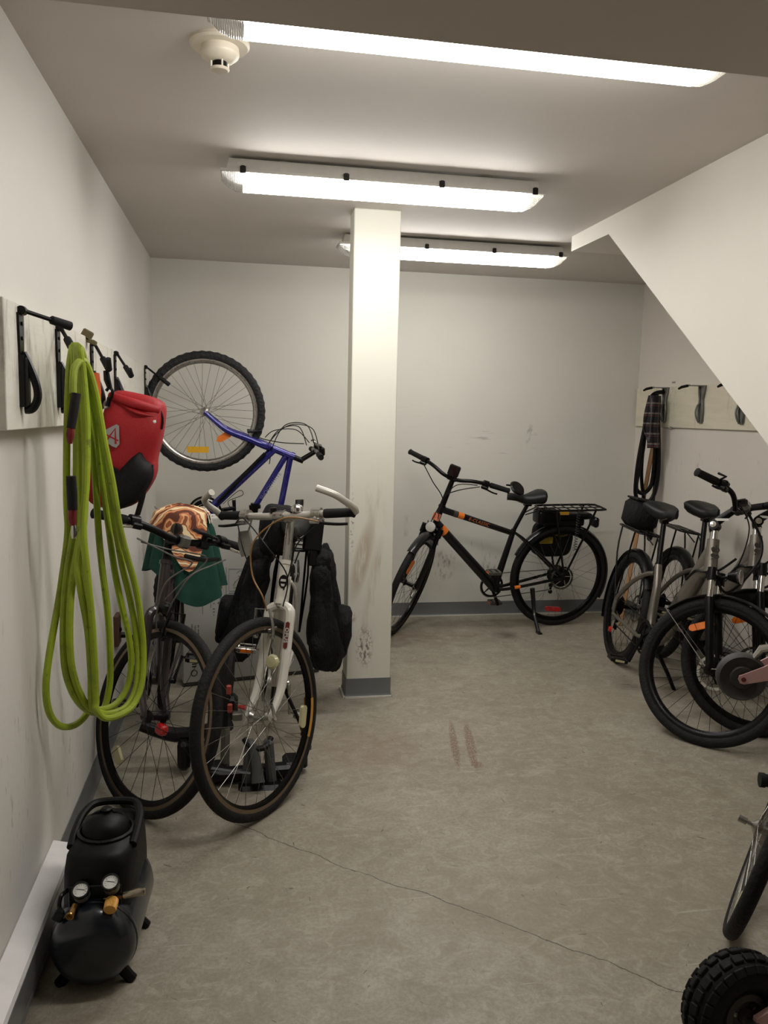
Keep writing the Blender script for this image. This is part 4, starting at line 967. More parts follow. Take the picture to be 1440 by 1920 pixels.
MB().tube([(-.12,.052,.16),(-.05,.058,.13),(.04,.058,.15),(.12,.052,.18)], .013, 8, smooth=3, flat=.3).box((.07,.052,.1), (.10,.012,.05), bev=.004).build('yellow_panel', YB_, t)

# ---------- 5, 6: two silver step-through e-bikes
G5 = dict(r=.340,WB=1.169,ha=70.6,o=.05,Lf=.464,hl=.150,st=.150,reach=.088,bb=(.50,0,.29),sad=(.255,0,.955),stt=(.33,0,.665))
def ebike(pose, steer, label, sad_dz=0, near=True):
    e, K = bike(G5, pose, steer, 'electric_bicycle', label)
    hb, ht, u, n, bb, rh, cb, MS = K['hb'], K['ht'], K['u'], K['n'], K['bb'], K['rh'], K['cb'], K['MS']
    K['sad'] = K['sad']+Vector((0,0,sad_dz)); stt = K['stt']
    fr = MB().tube([hb-u*.005, ht+u*.005], [.030,.028], 18)
    fr.tube([ht-u*.035, ht-u*.07+Vector((-.10,0,-.14)), bb+Vector((.14,0,.10)), bb+Vector((.03,0,.0)), bb+Vector((-.02,0,0))], [.036,.052,.058,.046,.032], 18, smooth=6, flat=.70, up=(0,1,0))
    fr.tube([hb+u*.015, hb+Vector((-.06,0,-.02))], [.028,.03], 12)
    fr.build('frame', GBR, e)
    o = MB().tube([bb+Vector((-.05,0,.0)), bb+Vector((-.085,0,.10)), stt-(stt-bb)*.3, stt], [.030,.025,.022,.021], 16, smooth=5).build('seat_tube', SLV, e)
    tag(o, 'bright silver seat tube')
    b = MB()
    for s in (-1,1):
        b.tube([stt-Vector((0,-s*.01,.05)), stt+Vector((-.06,s*.03,-.07)), stt+Vector((-.16,s*.06,-.14)), rh+Vector((.04,s*.078,.06)), rh+Vector((.03,s*.078,.02))], [.013,.014,.013,.011], 10, smooth=5)
        b.tube([rh+Vector((.03,s*.078,.02)), rh+Vector((.03,s*.078,-.05))], .010, 10)
        b.tube([rh+Vector((.03,s*.078,-.05)), bb+Vector((-.10,s*.05,-.02)), bb+Vector((-.02,s*.03,-.0))], [.011,.012,.012], 10, smooth=4)
        b.box(rh+Vector((.015,s*.078,-.005)), (.05,.008,.06), bev=.003)
    b.build('rear_stay', SLV, e)
    MB().blobm(bb+Vector((.0,0,-.01)), (.19,.10,.16), .7, seg=28).build('motor', BPM, e, ang=60)
    f = susp_fork(e, K, BPM, yw=.064, r=.02)
    lf = hb - u*.235 + n*.052; 
    for s in (-1,):
        o = MB().box((0,0,0),(.018,.018,.0012),bev=.0005).build('fork_emblem', DECW, f, basis(hb-u*.02+n*.0+Vector((0,s*.064,0))+n*.052, (0,1,0), u))
        MB().box((0,0,.0008),(.009,.011,.0012)).build('emblem_centre', BPM, o)
        text('fork_lettering', 'SR SUNTOUR', .024, basis(hb-u*.27+Vector((0,s*.066,0))+n*.044, u, (0,-1,0)), DECW, f, bold=.0006, sp=1.05)
    wheel(e, 'front_wheel', G5, MS @ Matrix.Translation(K['hub']), .0245, BRIM, SPKB, BPM, 32, depth=.024, disc=1, hubw=.055, reflect=((128,.215,AMB,.058),))
    wheel(e, 'rear_wheel', G5, Matrix.Translation(rh), .0245, BRIM, SPKB, BPM, 32, depth=.024, disc=1, hubw=.066)
    fender(e, K['hub'], G5['r']+.016, 22, 150, BPM, MS, .030, 'front_fender'); fender(e, rh, G5['r']+.016, 30, 205, BPM, None, .030, 'rear_fender')
    b = MB()
    for s in (-1,1): b.tube([K['hub']+Vector((0,s*.07,0)), K['hub']+Vector(((G5['r']+.01)*math.cos(R(150)),s*.03,(G5['r']+.01)*math.sin(R(150))))], .0022, 6).tube([K['hub']+Vector((0,s*.07,0)), K['hub']+Vector(((G5['r']+.01)*math.cos(R(25)),s*.03,(G5['r']+.01)*math.sin(R(25))))], .0022, 6)
    b.build('fender_stay', STEEL, p_obj(e,'front_fender'), None)
    p_obj(e,'front_fender')
    seat(e, K, wid=.115, ln=.27, post=.0145); crank(e, K, R(252) if near else R(160), arm=BPM, ring=BPM, rr=.08, pedal=BPL, pw=.1, guard=True); drivetrain(e, K, .08, cog=.055, chainm=DARKM, cassm=DARKM)
    MB().box((-.09,-.085,rh.z-.17), (.02,.03,.05), bev=.006).build('reflector', REDR, e) if False else None
    # adjustable stem and swept bar
    top = cb - n*G5['reach']
    b = MB().tube([ht, ht+u*.055], [.019,.019], 14); b.build('stem_column', CHR, e, MS)
    st_ = MB().tube([ht+u*.045, ht+u*.085, cb-n*.01], [.022,.021,.017], 14, smooth=5).lathe([(0,-.024),(.024,-.024),(.024,.024),(0,.024)], ht+u*.075, (0,1,0), 20).build('stem', BPM, e, MS)
    for s in (-1,1): MB().lathe([(0,0),(.016,0),(.015,.004),(0,.005)], ht+u*.075+Vector((0,s*.024,0)), (0,s,0), 20).build('stem_bolt', CHR, st_)
    MB().prism([(-.03,-.006),(.03,-.006),(.035,0),(.03,.006),(-.03,.006)], ht+u*.10+n*.035+Vector((0,-.020,0)), n, u, .002).build('stem_mark', DECW, st_)
    h = handlebar(e, K, [(0,0,0),(.01,.05,.01),(.0,.13,.05),(-.05,.21,.062),(-.11,.32,.055)], .0125, BPM, .12, .018, lever=BPM, levang=(-.8,-.6), levlen=.09)
    MB().box(cb+Vector((.02,0,.04)), (.055,.075,.04), Matrix.Rotation(-.5,3,'Y'), .01).build('display', SCR, h)
    MB().box(cb+Vector((-.03,-.17,.075)), (.03,.045,.025), bev=.006).tube([cb+Vector((-.05,-.21,.07)), cb+Vector((-.03,-.2,.1)), cb+Vector((-.07,-.2,.105))], .006, 8).build('shifter', BPM, h)
    MB().tube([cb+Vector((-.03,.14,.06)), cb+Vector((-.02,.14,.09))], .012, 10).build('bell', BPM, h)
    cable(h, [cb+Vector((.04,-.1,.02)), cb+Vector((.1,-.02,-.06)), cb+Vector((.10,.06,-.22)), ht+Vector((.10,.08,-.16)), hb+Vector((.05,.06,-.04)), hb+Vector((.06,.062,-.12))], .003)
    cable(h, [cb+Vector((.03,.1,.02)), cb+Vector((.13,.12,-.08)), cb+Vector((.16,.1,-.2)), ht+Vector((.14,.06,-.2)), ht+Vector((.06,.0,-.13))], .0065)
    cable(e, [ht+Vector((.04,.11,-.06)), ht+Vector((.06,.03,-.13)), ht+Vector((.035,-.03,-.15)), ht+Vector((-.03,-.035,-.16)), ht+Vector((-.10,-.04,-.22))], .006)
    # headlight
    q = hb-u*.02+n*.08
    MB().lathe([(0,-.05),(.018,-.045),(.03,-.01),(.034,.0),(.034,.01)], q+n*.05, n, 22).tube([hb-u*.03+n*.04, q+n*.03], .007, 8).build('headlight', BPM, e, MS)
    MB().lathe([(.029,.0),(.034,.0),(.034,.012),(.029,.012)], q+n*.05, n, 22, closed=True).lathe([(0,.004),(.029,.004)], q+n*.05, n, 22).build('headlight_lens', mat('clear_lens',(190,186,178),.15,coat=.8), p_obj(e,'headlight'))
    # lettering
    for i, s_ in enumerate(('eb','go')): text('head_lettering', s_, .045, basis(hb+u*(.105-.032*i)+n*.0308, (0,1,0), u), DECG, e, bold=.0008)
    a, c = ht-u*.07+Vector((-.10,0,-.14)), bb+Vector((.14,0,.10))
    d = a - c
    text('frame_lettering', 'ebgo', .065, basis(c+d*.45+Vector((0,-.0425,0)), d, Vector((0,-1,0)).cross(d)), DECG, e, sp=1.1)
    rack(e, K, BPM, L=.40, x0=.12, wt=.07, zt=.80, legs=5)
    b = MB()
    for i in range(3): b.tube([(.05,-.05+.05*i,.806),(-.24,-.05+.05*i,.806)], .003, 6)
    b.build('rack_wire', STEEL, p_obj(e,'rear_rack'))
    MB().tube([bb+Vector((-.04,.04,-.05)), bb+Vector((.0,.13,-.18)), bb+Vector((.01,.19,-.272))], [.012,.011,.010], 8).box(bb+Vector((.015,.195,-.268)), (.06,.03,.014), bev=.004).build('kickstand', BPM, e)
    return e, K
e5, K5 = ebike((2.217, 4.38, R(-99.5), R(-10.16), R(.25)), R(47.05), 'silver step-through electric bicycle nearer the camera, on the right')
e6, K6 = ebike((2.526, 4.445, R(-101.09), R(-9.69), R(-.1)), R(72), 'silver step-through electric bicycle behind its twin, next to the right wall', sad_dz=-.005, near=False)
MB().lathe([(0,0),(.016,.004),(.02,.016),(0,.02)], (0,0,0), (0,1,0), 16).build('reflector', REDR, e5, Matrix.Translation((-.13,-.03,.16)))
t = empty('rack_bag', e5.matrix_world @ Matrix.Translation((-.14,0,.81)), 'black box bag on the rear rack of the nearer silver bicycle', 'bag')
MB().box((0,0,.085), (.22,.17,.17), bev=.03).build('bag_body', FAB, t, ang=50); MB().box((.0,0,.172), (.2,.15,.012), bev=.005).build('lid', FAB, t)

# ------------------------------------------------------------------ large white box with printed drawings
def cardboard():
    t = NT('white_cardboard'); p = t.obj(); f = t.noise(p, 5, 4); g = t.noise(t.mapp(p,(0,0,0),(0,0,0),(1,1,6)), 60, 3)
    t.l(t.mix(t.math('MULTIPLY', f, g), rgb(186,184,178), rgb(164,160,152)), t.b.inputs['Base Color']); t.b.inputs['Roughness'].default_value = .7
    t.bump(g, .1, .002); return t.m
CARD = cardboard(); INKG = mat('grey_print', (70,70,70), .7)
A_, B_ = Vector((-.300,4.185,0)), Vector((.430,4.350,0))
bx = (B_-A_).normalized(); bn = Vector((bx.y,-bx.x,0)); bw_ = (B_-A_).length
ctr = (A_+B_)/2 - bn*.075
BM = basis(ctr, bx, -bn)
box = empty('cardboard_box', BM, 'tall white cardboard box printed with line drawings, standing behind the front bicycles', 'box')
MB().box((0,0,.455), (bw_,.15,.875), bev=.004).build('carton', CARD, box)
MB().box((0,-.072,.010), (bw_*1.0,.012,.012)).box((0,0,.011),(bw_*.98,.14,.012)).build('bottom_edge', mat('dark_cardboard_edge',(58,54,50),.7), box)
MB().box((0,.0,.8935), (bw_-.01,.145,.003)).build('top_flap', mat('bright_cardboard',(216,214,208),.6), box)
text('printed_title', 'FRAGILE', .034, Matrix.Translation((-.22,-.02,.8955)), INKG, box)
text('printed_title', 'HANDLE WITH CARE', .030, Matrix.Translation((.12,-.02,.8955)), INKG, box) if False else None
def fc(px_, py_):                       # photo point on the box front, in box coordinates
    q = BM.inverted() @ atp(px_, py_, A_, bn); return q.x, q.z
def pr(name, mb_fn, m_=INKG): b = MB(); mb_fn(b); return b.build(name, m_, box)
def line(b, pts, r=.0016, closed=False):
    P = [Vector((fc(*q)[0], -.0757, fc(*q)[1])) for q in pts]
    b.tube(P, r, 4, closed=closed, smooth=0)
for (x0, y0, x1, y1, fig) in ((429,1067,484,1108,0),(429,1112,484,1153,1)):
    o = pr('printed_panel', lambda b: line(b, [(x0,y0),(x1,y0),(x1,y1),(x0,y1)], .001, True))
    sg = [[(436,1098),(441,1090),(438,1103),(446,1100)],[(441,1092),(450,1082),(458,1075),(462,1080),(455,1090),(447,1096)],[(444,1075),(449,1070),(458,1072),(455,1080),(446,1080)],[(458,1088),(462,1094),(456,1100)]] if fig == 0 else \
         [[(436,1120),(436,1148),(446,1142),(446,1116),(436,1120)],[(446,1116),(456,1126),(462,1118),(466,1140)],[(446,1142),(456,1150),(470,1140)],[(456,1126),(456,1150)]]
    for q in sg:
        b = MB(); line(b, q, .0012); c = b.build('drawing_line', INKG, o)
    b = MB().box((fc(x1-10,y0+4)[0]+.0, -.0757, fc(x1-10,y0+4)[1]), (.012,.001,.012)); b.build('panel_number', INK, o)
b = MB(); b.lathe([(.020,-.0005),(.023,-.0005),(.023,.0005),(.020,.0005)], (fc(383,992)[0],-.0757,fc(383,992)[1]), (0,1,0), 28, closed=True)
b.lathe([(.010,-.0005),(.014,-.0005),(.014,.0005),(.010,.0005)], (fc(383,992)[0],-.0757,fc(383,992)[1]), (0,1,0), 20, closed=True); 
b.build('round_seal', INKG, box)
for (x, y0, y1) in ((424,1064,1166),(395,1108,1140),(380,1125,1152)):
    pr('printed_rule', lambda b: line(b, [(x,y0),(x,y1)], .0011))
random.seed(3)
for (cx_, cy_) in ((411,1078),(412,1103),(410,1124),(411,1146)):
    pts = [(cx_+random.uniform(-6,6), cy_+random.uniform(-9,9)) for _ in range(7)]
    P = [Vector((fc(*q)[0], -.0757, fc(*q)[1])) for q in pts]
    MB().tube(P, .0013, 4, closed=True, smooth=4).build('part_drawing', INKG, box)
for (px_, py_, s_, body) in ((401,1080,.020,'A x 2'),(401,1102,.020,'B x 1'),(401,1124,.020,'C x 4'),(401,1146,.020,'D x 2'),(367,990,.018,'CARTON'),(360,1182,.018,'PARTS LIST'),(366,1184,.018,'SEE INSIDE'),(372,1186,.018,'THIS SIDE UP')):
    x, z = fc(px_, py_)
    # tiny vertical print: unreadable strokes in the photograph
    b = MB()
    n_ = len(body)
    for k in range(n_):
        if body[k] != ' ': b.box((x, -.0757, z + (k-n_/2)*s_*.42), (s_*.5*random.uniform(.5,1), .0008, s_*.2))
    b.build('printed_text', INKG, box)
for (px_, py_) in ((364,1262),): 
    x, z = fc(px_, py_); MB().lathe([(.014,-.0005),(.018,-.0005),(.018,.0005),(.014,.0005)], (x,-.0757,z), (0,1,0), 20, closed=True).build('round_mark', INK, box)
x, z = fc(364,1245); b = MB()
for k in range(3): b.box((x-.0, -.0757, z-.014+.014*k), (.022,.0008,.006))
b.build('printed_mark', INK, box)
MB().box((bw_/2-.035,-.0758,.55), (.05,.0006,.68)).build('packing_tape', mat('clear_tape',(172,170,160),.25), box)

# ------------------------------------------------------------------ green hose coil
def hose_mat():
    t = NT('lime_green_rubber'); p = t.obj(); f = t.noise(p, 6, 5, .7); g = t.noise(p, 40, 4)
    c = t.mix(t.ramp(f, .42, .72, 0, .75), rgb(158,178,40), rgb(112,118,44)); c = t.mix(t.ramp(g, .62, .7, 0, .6), c, rgb(90,92,50))
    t.l(c, t.b.inputs['Base Color']); t.b.inputs['Roughness'].default_value = .45; return t.m
HOSE = hose_mat()
P0, HN = (-.50, 2.27, 0), Vector((.30,-.22,0)).normalized()
loops = [
 [(136,646),(130,690),(127,760),(125,850),(125,940),(127,1000),(117,1080),(106,1150),(92,1230),(86,1290),(92,1335),(108,1358),(128,1363),(150,1353),(168,1328),(175,1290),(170,1200),(163,1130),(156,1050),(153,960),(154,850),(152,740)],
 [(140,646),(139,700),(143,800),(143,900),(140,980),(126,1070),(119,1150),(120,1240),(132,1290),(152,1322),(176,1336),(196,1325),(206,1280),(206,1220),(202,1150),(192,1070),(185,1000),(179,900),(172,800),(160,700)],
 [(145,648),(146,710),(149,800),(150,900),(151,990),(137,1080),(131,1150),(132,1230),(142,1280),(160,1318),(180,1331),(214,1322),(238,1290),(246,1240),(241,1190),(229,1140),(215,1070),(204,990),(192,900),(180,790),(163,700)],
 [(148,650),(152,710),(158,800),(160,900),(157,980),(146,1060),(150,1100),(164,1180),(170,1260),(172,1320),(182,1334),(206,1338),(236,1325),(255,1290),(259,1240),(254,1180),(243,1120),(229,1060),(215,980),(203,900),(186,790),(165,700)],
 [(150,652),(157,710),(163,800),(162,900),(156,990),(164,1080),(172,1160),(177,1240),(180,1310),(180,1330),(196,1346),(222,1342),(250,1322),(266,1280),(269,1220),(264,1160),(254,1100),(240,1050),(225,990),(212,910),(196,830),(180,740),(160,680),(140,690),(137,738)]]
pts = []
for i, L in enumerate(loops):
    for j, q in enumerate(L):
        off = (i-2)*.021 + .008*math.sin(j*.9+i)
        pts.append(atp(q[0], q[1], Vector(P0)+HN*off, HN))
pts[0].z -= .004
hose = MB().tube(pts, .0098, 10, smooth=6).build('air_hose', HOSE)
tag(hose, 'coil of lime green rubber hose hanging from a black hook on the left wall', 'hose')
SLV_ = mat('black_sleeve', (24,24,26), .55); REDF = mat('red_brass_fitting', (120,40,40), .4, .4)
def hp(px_, py_, o=.06): return atp(px_, py_, Vector(P0)+HN*o, HN)
MB().tube([hp(143,738), hp(137,778), hp(133,803)], [.0125,.0125,.011], 12).build('hose_sleeve', SLV_, hose)
MB().tube([hp(133,803), hp(132,815), hp(131,832)], [.009,.011,.006], 10).build('hose_fitting', REDF, hose)
MB().tube([hp(133,893,.05), hp(135,925,.05), hp(136,956,.05)], [.013,.014,.013], 12).build('hose_sleeve', SLV_, hose)
MB().tube([hp(136,956,.05), hp(135,972,.05), hp(137,984,.05)], [.012,.011,.009], 10).build('hose_fitting', REDF, hose)
MB().tube([hp(138,984,.05), hp(139,998,.05), hp(138,1010,.05)], [.005,.009,.005], 8).build('hose_nipple', CHR, hose)
# orange strap glimpsed behind the hose
o = MB().tube([at(180,700,Y=2.99), at(183,735,Y=2.96), at(181,775,Y=2.97)], .012, 8, smooth=4, flat=.4).build('orange_strap', mat('orange_strap',(214,90,30),.6))
tag(o, 'short orange strap hanging on the third wall hook behind the hose', 'strap')

# ------------------------------------------------------------------ red roll-top pannier and its lock
RED = NT('red_nylon'); f = RED.noise(RED.obj(), 7, 4); g = RED.n('ShaderNodeTexVoronoi'); g.inputs['Scale'].default_value = 180; RED.l(RED.obj(), g.inputs['Vector'])
RED.l(RED.mix(f, rgb(178,16,28), rgb(142,10,22)), RED.b.inputs['Base Color']); RED.b.inputs['Roughness'].default_value = .6; RED.bump(g.outputs['Distance'], .25, .002); RED = RED.m
YP = 3.05
cp = at(238,835,Y=YP)
px1 = Vector((.955,-.12,-.21)).normalized(); pz1 = Vector((.24,.02,.97))
PM = basis(cp, px1, Vector((0,1,0)))
zz = PM.to_3x3() @ Vector((0,0,1))
pan = empty('red_pannier', PM, 'red roll-top pannier with grey triangle logo hanging on the left wall', 'pannier')
pi = PM.inverted()
def lp(px_, py_, d=0): q = pi @ at(px_, py_, Y=YP+d); return q
b = MB()
outline = [(212,737),(262,738),(303,752),(311,772),(306,815),(296,858),(292,895),(262,938),(228,953),(185,948),(165,930),(166,885),(178,845),(190,800)]
cpl = [lp(*q) for q in outline]; cen = sum(cpl, Vector())/len(cpl)
dense = catmull(cpl, 4, True); N = len(dense); vs = []; rings = [(-1,.35,.0),(-.97,.72,0),(-.8,.93,0),(-.4,1,0),(.3,1,0),(.8,.94,0),(1,.72,0),(1,.35,0)]
dep = .075
for (yy, k, _) in rings:
    for i, q in enumerate(dense):
        p = cen + (q-cen)*k; nz = noise.noise(Vector((p.x*9,yy,p.z*9)))*.010
        vs.append(Vector((p.x, yy*dep*(1 - .25*max(0,(p.z-.1)/.12)) + nz, p.z)))
fs = [(r_*N+i, (r_+1)*N+i, (r_+1)*N+(i+1)%N, r_*N+(i+1)%N) for r_ in range(len(rings)-1) for i in range(N)] + [tuple(range(N)), tuple(range(len(rings)*N-1, (len(rings)-1)*N-1, -1))]
b.add(vs, fs); b.build('bag_body', RED, pan, ang=60)
rt0, rt1 = lp(213,740), lp(305,764)
MB().tube([rt0+Vector((.0,-.045,-.004)), (rt0+rt1)/2+Vector((0,-.075,-.010)), rt1+Vector((.002,-.055,-.012))], [.012,.017,.015], 12, smooth=5).tube([rt0+Vector((.03,-.04,-.02)), (rt0+rt1)/2+Vector((.02,-.078,-.038)), rt1+Vector((.0,-.06,-.035))], [.006,.013,.008], 10, smooth=5, flat=.6).build('roll_top', RED, pan)
BLKM = mat('black_mesh_fabric', (14,13,15), .7, scale=120, bump=.5)
q = [lp(*p) for p in ((270,848),(283,862),(296,878),(290,905),(262,938),(222,951),(215,925),(222,888),(236,880))]
dq = catmull(q, 3, True); N = len(dq); cq = sum(dq, Vector())/N; b = MB(); vs = []
for (yy, k) in ((-.062,1.04),(-.10,.96),(-.118,.75),(-.122,.3)): vs += [Vector((cq.x+(p.x-cq.x)*k, yy, cq.z+(p.z-cq.z)*k)) for p in dq]
b.add(vs, [(r_*N+i, r_*N+(i+1)%N, (r_+1)*N+(i+1)%N, (r_+1)*N+i) for r_ in range(3) for i in range(N)] + [tuple(3*N+i for i in range(N))]).build('mesh_pocket', BLKM, pan, ang=60)
f0 = -.085
MB().tube([lp(180,848)+Vector((0,f0,0)), lp(205,868)+Vector((0,f0,0)), lp(232,884)+Vector((0,f0-.005,0))], .013, 8, flat=.25, up=(0,1,0)).tube([lp(160,878)+Vector((0,-.04,0)), lp(182,849)+Vector((0,f0,0))], .004, 6).build('black_band', BLKM, pan)
lg = lambda x, y: Vector((lp(x,y).x, -.0865, lp(x,y).z))
DG = mat('grey_reflective_logo', (150,148,148), .4)
tri = [(200,814),(206,808),(230,796),(235,799),(236,832),(230,839),(222,836),(202,822)]
xo, zo = lp(221,817).x, lp(221,817).z
b = MB(); b.prism([(lp(*t).x-xo, lp(*t).z-zo) for t in tri], (xo,-.0865,zo), (1,0,0), (0,0,1), .0015); lo = b.build('logo', DG, pan)
b = MB(); b.tube([lg(212,825)+Vector((0,-.0012,0)), lg(228,804)+Vector((0,-.0012,0)), lg(229,832)+Vector((0,-.0012,0))], .0036, 6, flat=.25, up=(0,1,0)).tube([lg(209,814)+Vector((0,-.0014,0)), lg(234,826)+Vector((0,-.0014,0))], .0026, 6, flat=.25, up=(0,1,0)); b.build('logo_letter', RED, lo)
MB().tube([lp(262,938), lp(268,915)+Vector((0,-.03,0)), lp(272,925)+Vector((0,-.03,0)), lp(260,965)+Vector((0,-.02,0))], .014, 8, smooth=3, flat=.2, up=(0,1,0)).build('strap', BLKM, pan)
MB().tube([lp(304,765)+Vector((0,-.05,0)), lp(311,785)+Vector((0,-.05,0)), lp(309,805)+Vector((0,-.05,0))], .004, 6, smooth=3).build('draw_cord', BLKM, pan)
MB().tube([lp(300,783)+Vector((0,-.06,0)), lp(297,792)+Vector((0,-.07,0)), lp(294,800)+Vector((0,-.07,0))], [.006,.010,.006], 8).build('reflective_tab', mat('pale_tab',(215,212,205),.4), pan)
MB().tube([lp(296,870)+Vector((0,-.08,0)), lp(296,885)+Vector((0,-.09,0)), lp(290,900)+Vector((0,-.08,0))], .003, 6, smooth=4).build('pocket_cord', BLKM, pan)
lk = empty('hanging_lock', at(204,740,Y=2.98), 'black lock and metal hook clips hanging between the third hook and the red pannier', 'lock')
li = lk.matrix_world.inverted()
def L_(px_, py_, Y=2.98): return li @ at(px_, py_, Y=Y)
MB().tube([L_(199,695), L_(201,712), L_(206,728)], [.010,.012,.009], 10).build('cable', BPM, lk)
MB().tube([L_(199,733), L_(205,727), L_(211,733), L_(208,745), L_(202,748)], .0055, 8, smooth=4).tube([L_(205,745), L_(202,762)], .008, 8).build('hook_clip', BPM, lk)
MB().tube([L_(196,757), L_(201,752), L_(203,762), L_(197,764)], .006, 8, smooth=3, closed=True).build('metal_ring', STEEL, lk)

# ------------------------------------------------------------------ green shirt and patterned scarf over the plum bike's saddle
GRN = NT('green_terry'); f = GRN.noise(GRN.obj(), 12, 5); g = GRN.noise(GRN.obj(), 220, 2)
GRN.l(GRN.mix(f, rgb(20,74,58), rgb(12,50,42)), GRN.b.inputs['Base Color']); GRN.b.inputs['Roughness'].default_value = .9; GRN.bump(g, .5, .003); GRN = GRN.m
SCF = NT('patterned_scarf'); wv = SCF.n('ShaderNodeTexWave', wave_type='RINGS'); wv.inputs['Scale'].default_value = 6; wv.inputs['Distortion'].default_value = 9; wv.inputs['Detail'].default_value = 3
SCF.l(SCF.obj(), wv.inputs[0])
cr = SCF.n('ShaderNodeValToRGB'); e = cr.color_ramp.elements; cr.color_ramp.interpolation = 'CONSTANT'
e[0].position = 0; e[0].color = rgb(96,46,28); e[1].position = .25; e[1].color = rgb(196,116,70)
for p_, c_ in ((.5,(228,176,120)),(.68,(150,80,48)),(.86,(238,214,170))): q = e.new(p_); q.color = rgb(*c_)
SCF.l(wv.outputs[1], cr.inputs[0]); SCF.l(cr.outputs[0], SCF.b.inputs['Base Color']); SCF.b.inputs['Roughness'].default_value = .7; SCF = SCF.m
sc_ = b2.matrix_world @ Vector((.17,0,.955))
def drape(Rtop, hang, folds, amp, flare, seed, squash=.8, a0=0, a1=2*PI, z0=0):
    def F(u_, v_):
        a = a0+(a1-a0)*u_; L = hang(a); s = v_*(Rtop+L)
        nz = noise.noise(Vector((math.cos(a)*2+seed, math.sin(a)*2, seed)))
        if s < Rtop: r_ = s; z = z0+.035*(1-(s/Rtop)**2) + .008*nz
        else: q = s-Rtop; r_ = Rtop + q*flare + amp*math.sin(a*folds+nz*3)*min(1,q/.06); z = z0-q*.97
        return (r_*math.cos(a), r_*math.sin(a)*squash, z)
    return F
def hg(a):                                # longest at the camera-right side, short on the left
    x, y = math.cos(a), math.sin(a)
    return .22 + .17*max(0, math.cos(a-R(-62)))**3 + .10*max(0,math.cos(a-R(5)))**2 + .04*max(0,math.cos(a-R(200)))**2 + .03*math.sin(3*a)
sh = MB().grid(drape(.105, hg, 7, .024, .22, 3), 84, 22, .004).build('green_shirt', GRN, None, ang=80)
sh.matrix_world = Matrix.Translation(sc_+Vector((.015,0,.012)))
tag(sh, 'dark green cloth draped over the saddle of the plum bicycle', 'cloth')
def hs(a): return .03 + .24*max(0, math.cos(a-R(-80)))**7 + .05*max(0,math.cos(a-R(-150)))**6 + .02*math.sin(5*a)
sf = MB().grid(drape(.122, hs, 6, .008, .25, 9, z0=.012), 84, 20, .003).build('patterned_scarf', SCF, None, ang=80)
sf.matrix_world = Matrix.Translation(sc_+Vector((.012,-.01,.022)))
tag(sf, 'orange and brown patterned scarf lying on top of the green cloth', 'scarf')
b = MB(); 
for k in range(9):
    a = R(28+k*11); r0 = .125; b.tube([(r0*math.cos(a)*.85, r0*math.sin(a)*.7, .032), (r0*math.cos(a)*1.02, r0*math.sin(a)*.82, .004), (r0*1.08*math.cos(a), r0*.87*math.sin(a), -.03)], .004, 5, flat=.4)
for k in range(4):
    a = R(-22+k*11); b.tube([(.125*math.cos(a)*.85, .125*math.sin(a)*.7, .03), (.125*math.cos(a)*1.03, .125*math.sin(a)*.83, .002), (.137*math.cos(a), .137*.8*math.sin(a), -.035)], .004, 5, flat=.4)
b.build('white_stripes', mat('white_stripe',(222,216,204),.7), sf)

# ------------------------------------------------------------------ folded floor rack between the two front bicycles
rk_ = empty('folded_rack', (.05,3.08,0), 'folded black and grey rack with red levers, seen through the white bicycle front wheel', 'rack')
GPL = mat('grey_moulded_plastic', (86,88,88), .5); GAL = mat('grey_aluminium_bar', (128,124,116), .4, .6); REDL = mat('red_lever', (176,70,58), .45)
ri = rk_.matrix_world.inverted()
def K_(px_, py_, Y): return ri @ at(px_, py_, Y=Y)
MB().box((.0,-.03,.035), (.36,.06,.05), Matrix.Rotation(.08,3,'Z'), .012).box((-.13,.02,.03), (.07,.10,.05), bev=.012).box((.15,.02,.035), (.07,.12,.06), bev=.014).build('base_foot', BPL, rk_)
MB().tube([K_(421,1462,3.10), K_(423,1365,3.12)], .018, 4).build('upright_bar', GAL, rk_)
MB().tube([K_(418,1365,3.14), K_(424,1270,3.2), K_(432,1225,3.25)], [.03,.034,.022], 10, smooth=3).box(K_(425,1325,3.18), (.09,.07,.10), bev=.015).build('pivot_block', BPL, rk_)
for (px_, py_) in ((429,1293),(431,1328)): MB().box(K_(px_,py_,3.08), (.020,.018,.036), bev=.004).build('lever', REDL, rk_)
MB().box(K_(445,1343,3.07), (.04,.03,.03), bev=.004).build('clamp_block', GAL, rk_)
MB().tube([K_(446,1325,3.06), K_(460,1327,3.05)], [.006,.010], 10).build('red_knob', REDR, rk_)
MB().tube([K_(265,1360,3.22), K_(330,1378,3.2), K_(400,1368,3.18), K_(430,1358,3.15)], [.024,.03,.03,.026], 10, smooth=4).box(K_(345,1415,3.15), (.05,.06,.12), bev=.015).build('cross_beam', BPL, rk_)
# grey wheel tray: an upright trough with a rounded opening on top
for dx in (-.042, .042): MB().box(K_(486,1432,3.02)+Vector((dx,0,-.0)), (.040,.05,.20), Matrix.Rotation(-dx*2,3,'Y'), .012).build('tray_upright', GPL, rk_)
MB().tube([K_(474,1395,2.99), K_(482,1440,2.97), K_(484,1468,2.95)], [.014,.020,.026], 12, flat=.5, up=(0,1,0)).build('wheel_tray', GPL, rk_)
MB().box(K_(488,1478,3.0), (.17,.09,.05), bev=.016).build('tray_base', BPL, rk_)
MB().tube([K_(458,1385,3.02), K_(468,1398,3.0), K_(484,1404,2.99), K_(500,1398,3.0), K_(508,1383,3.03)], .012, 10, smooth=4).build('tray_lip', BPL, rk_)
MB().tube([K_(395,1440,3.0), K_(430,1445,2.98), K_(470,1450,2.96)], .009, 8, smooth=4, flat=.4).build('strap', GPL, rk_)
MB().box((.20,.03,.055), (.03,.05,.07), bev=.008).build('side_clip', BPL, rk_)

